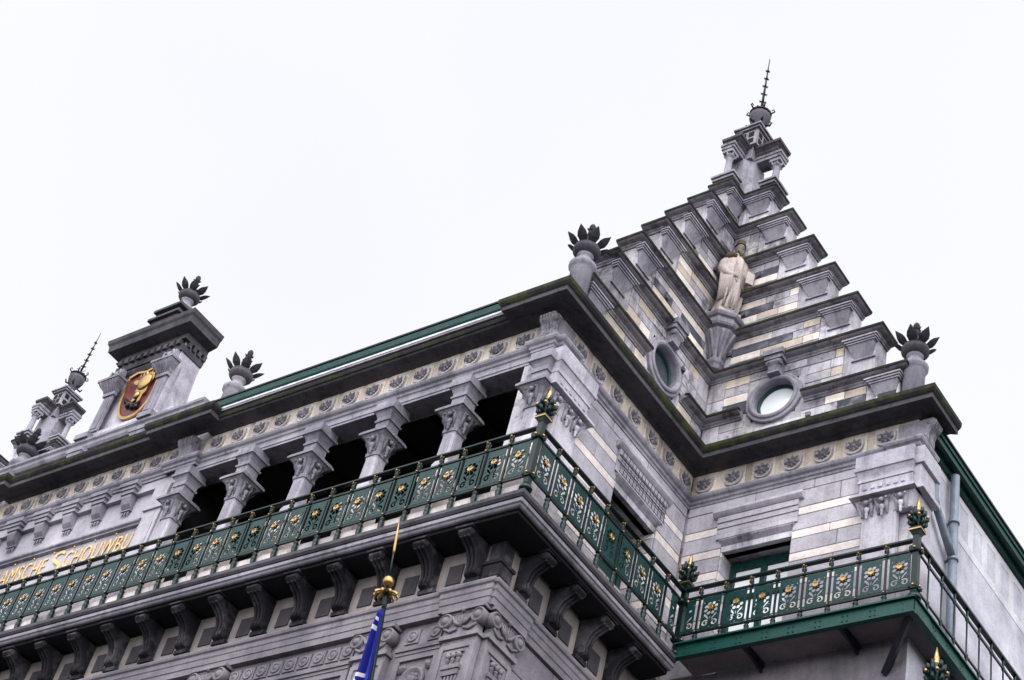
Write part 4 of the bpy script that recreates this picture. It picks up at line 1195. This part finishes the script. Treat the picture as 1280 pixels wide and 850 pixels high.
# ------------------------------------------------------------------ flag
PX = -1.0
fp = thing('flagpole', (PX, -.1, -13.0), 'green flagpole with gold ball, petal collar and gilded spear tip', 'flagpole')
A, Bp = Vector((PX, -.10, -13.0)), Vector((PX, -1.19, -6.06))
dr = (Bp-A).normalized()
Q = lambda s: tuple(Bp + dr*s)
m = MB(); m.tube([tuple(A), Q(0)], .035, 8); m.tube([Q(0), Q(.62)], .014, 6); part('pole', m, 'green', fp)
m = MB(); m.ball(Q(.0), .09, 10); part('ball', m, 'gold', fp)
m = MB(); m.tube([Q(.45), Q(.55), Q(.75), Q(1.14)], [.012,.022,.024,.003], 6); part('spear_tip', m, 'gold', fp)
m = MB()
u_ = dr.cross(Vector((1,0,0))).normalized(); v_ = dr.cross(u_)
for k in range(9):
    a = 2*PI*k/9; r_ = u_*math.cos(a)+v_*math.sin(a)
    b0 = Bp - dr*.22
    m.tube([tuple(b0+r_*.03), tuple(b0+r_*.11+dr*.04), tuple(b0+r_*.18+dr*.0), tuple(b0+r_*.165-dr*.05)], [.016,.026,.026,.012], 6)
part('petal_collar', m, 'gold', fp)
m = MB(); m.tube([Q(-.18), Q(-.55)], [.05,.03], 8); part('socket', m, 'green', fp)
m = MB(); m.box(PX-.06, PX+.06, -.2, .08, -13.1, -12.9); part('wall_bracket', m, 'black', fp)
# furled cloth hanging from the pole
ft = thing('flag', Q(-.65), 'blue flag with white curved mark hanging in folds on the flagpole', 'flag')
top = Vector(Q(-.55))
def cloth(s, t, off=0.0):
    """s across 0..1, t down 0..1"""
    wd = .10 + .42*min(1, t*1.6)**.8
    x = (s-.80)*wd + .06 + .02*math.sin(5*t)
    amp = .03 + .09*min(1, t*2)
    y = amp*math.sin(s*11 + t*2.2) + .03*math.sin(s*23 + 3*t)
    return (top.x + x, top.y - .09 + y - off + t*.30, top.z - t*3.0 - .05*(1-s))
m = MB(); nu, nv = 36, 40
gr = [[m.p(*cloth(i/nu, j/nv)) for i in range(nu+1)] for j in range(nv+1)]
gb = [[m.p(*cloth(i/nu, j/nv, -.006)) for i in range(nu+1)] for j in range(nv+1)]
for j in range(nv):
    for i in range(nu):
        m.face((gr[j][i], gr[j][i+1], gr[j+1][i+1], gr[j+1][i]), True); m.face((gb[j][i+1], gb[j][i], gb[j+1][i], gb[j+1][i+1]), True)
    m.face((gr[j][0], gr[j+1][0], gb[j+1][0], gb[j][0])); m.face((gr[j][nu], gb[j][nu], gb[j+1][nu], gr[j+1][nu]))
for i in range(nu): m.face((gr[0][i], gb[0][i], gb[0][i+1], gr[0][i+1])); m.face((gr[nv][i], gr[nv][i+1], gb[nv][i+1], gb[nv][i]))
part('cloth', m, 'blue', ft)
m = MB()
def strip(pts, w_):
    for k in range(len(pts)-1):
        (s0, t0), (s1, t1) = pts[k], pts[k+1]
        q = []
        for (s_, t_, dw) in ((s0,t0,-w_),(s0,t0,w_),(s1,t1,w_),(s1,t1,-w_)): q.append(cloth(s_, t_+dw, .006))
        a = [m.p(*z) for z in q]; b = [m.p(z[0], z[1]-.003, z[2]) for z in q]
        m.face(a); m.face(b)
        for i in range(4): m.face((a[i], a[(i+1)%4], b[(i+1)%4], b[i]))
for run, wd_ in (([(.25+.6*k/12, .36-.10*(k/12)**2) for k in range(13)], .010), ([(.30+.45*k/12, .36+.20*(k/12)**1.5) for k in range(13)], .010), ([(.45+.4*k/8, .09) for k in range(9)], .012), ([(.5+.35*k/8, .04) for k in range(9)], .009)):
    m = MB(); strip(run, wd_); part('white_mark', m, 'white', ft)

# ------------------------------------------------------------------ statue on the corbel
stt = thing('statue', (.22, D-.22, 4.18), 'pale robed statue with hat and book standing on a corbel in the gable corner', 'statue')
ST = Matrix.Translation((.24, D-.24, 4.18)) @ Matrix.Rotation(math.radians(58), 4, 'Z') @ Matrix.Scale(1.17, 4)
def TS2(x, y, z):
    v = ST @ Vector((x*.80 + .045*z, y*.92, z)); return (v.x, v.y, v.z)
m = MB(TS2); m.box(-.27, .27, -.25, .22, .0, .10); part('plinth', m, 'statue', stt, bevel=.01)
m = MB(TS2); n = 56
prof = [(.10,.27,.21,0,.0),(.16,.285,.22,0,.0),(.35,.27,.20,.01,.0),(.60,.265,.195,.02,-.01),(.85,.27,.195,.03,-.01),(1.05,.28,.19,.03,-.005),(1.25,.285,.185,.02,.0),(1.42,.29,.18,.01,.01),(1.55,.285,.165,.0,.02),(1.63,.24,.14,.0,.02),(1.68,.15,.11,.0,.01),(1.72,.085,.085,.0,.0),(1.78,.07,.075,.0,.0)]
rings = []
for (z, rx, ry, ox, oy) in prof:
    ring = []
    for i in range(n):
        a = 2*PI*i/n
        fold = .0
        if z < 1.6:
            amp = .030*(1.15 - z/1.7)
            fold = amp*math.sin(a*9 + 1.2*z) + amp*.7*math.sin(a*15 - 2.3*z + .6)
            fold += .018*math.sin(7*z + 2.2*math.cos(a+.6)*2)
        front = -.05*math.exp(-((z-.55)/.3)**2)*max(0, math.sin(-a))*(1 if math.cos(a) < .3 else .2)
        ring.append((ox + (rx+fold)*math.cos(a), oy + (ry+fold-front)*math.sin(a), z))
    rings.append(ring)
m.loft(rings, True)
# mantle draped diagonally across the body
for k in range(7):
    z0 = 1.50 - k*.045
    m.tube([(-.27+.01*k, -.06, z0-.02), (-.16, -.17-.004*k, z0-.16), (.02, -.21, z0-.33), (.20, -.17, z0-.42), (.28, -.04, z0-.44)], [.02,.028,.030,.028,.02], 6)
for k in range(4):
    x = -.18+k*.09; m.tube([(x, -.19, 1.0-k*.03), (x+.01, -.215, .6), (x-.015, -.225, .18)], [.012,.03,.022], 6)
body = part('robed_body', m, 'statue', stt)
m = MB(TS2)      # arms: one wrapped in the cloak and held at the waist, one bent to the book
m.tube([(-.23,.0,1.53),(-.31,-.03,1.36),(-.33,-.07,1.18),(-.27,-.16,1.02),(-.15,-.22,.98),(-.07,-.24,1.00)], [.08,.105,.105,.085,.055,.035], 10)
m.tube([(.23,.0,1.53),(.31,-.04,1.32),(.32,-.12,1.10),(.27,-.24,1.02),(.24,-.29,1.04)], [.08,.095,.08,.05,.036], 10)
for k in range(4):
    m.tube([(-.07+.004*k,-.243,1.02-k*.018),(-.03,-.258,1.025-k*.018),(-.005,-.25,1.012-k*.017)], [.012,.011,.008], 5)
    m.tube([(.235,-.295,1.07-k*.02),(.215,-.335,1.075-k*.02),(.19,-.335,1.07-k*.02)], [.012,.012,.009], 5)
part('arms', m, 'statue', stt)
m = MB(TS2)      # cloak hanging from the shoulder in long folds
for k in range(6):
    x = -.33 + k*.035
    m.tube([(x+.06, -.05-.02*k, 1.50), (x, -.10-.02*k, 1.15), (x+.02, -.14-.018*k, .75), (x+.035, -.12-.02*k, .32+.03*k)], [.03,.05,.055,.02], 6)
part('cloak', m, 'statue', stt)
m = MB(TS2); m.box(.17, .33, -.33, -.28, .84, 1.12); m.box(.162, .338, -.343, -.331, .832, 1.128); m.box(.31, .37, -.30, -.22, 1.04, 1.14); part('book', m, 'statue', stt, bevel=.006)
m = MB(TS2)      # head
hz = 1.90
m.loft([[(.0+rx*math.cos(2*PI*i/16), oy+ry*math.sin(2*PI*i/16), z) for i in range(16)] for z, rx, ry, oy in ((1.74,.06,.07,-.01),(1.79,.075,.09,-.025),(1.84,.09,.11,-.02),(1.90,.098,.118,-.01),(1.96,.10,.12,0),(2.02,.085,.10,.01),(2.05,.04,.05,.01))], True)
m.spike((0,-.12,1.93), (0,-.145,1.865), .02, 5)
for s_ in (-1, 1): m.ball((s_*.036,-.112,1.915), .014, 5); m.ball((s_*.10,.0,1.90), .024, 5)
m.tube([(-.03,-.118,1.835),(.0,-.124,1.832),(.03,-.118,1.835)], .010, 5)
for k in range(7):
    x = -.06+k*.02; m.tube([(x, -.10+abs(x)*.4, 1.83), (x*.8, -.135, 1.75), (x*.4, -.15, 1.64)], [.02,.024,.006], 5)
part('head', m, 'statuedark', stt)
m = MB(TS2); m.lathe((0, .0, 0), [(.10,1.985),(.125,1.975),(.13,1.99),(.115,2.005),(.108,2.01),(.105,2.08),(.085,2.13),(.02,2.145)], 18)
part('hat', m, 'mosscap', stt)
m = MB(TS2); m.tube([(-.31,.0,1.44),(-.27,-.05,1.55),(-.17,-.09,1.62),(-.08,-.12,1.60)], [.06,.085,.075,.04], 8)
part('collar', m, 'mosscap', stt)
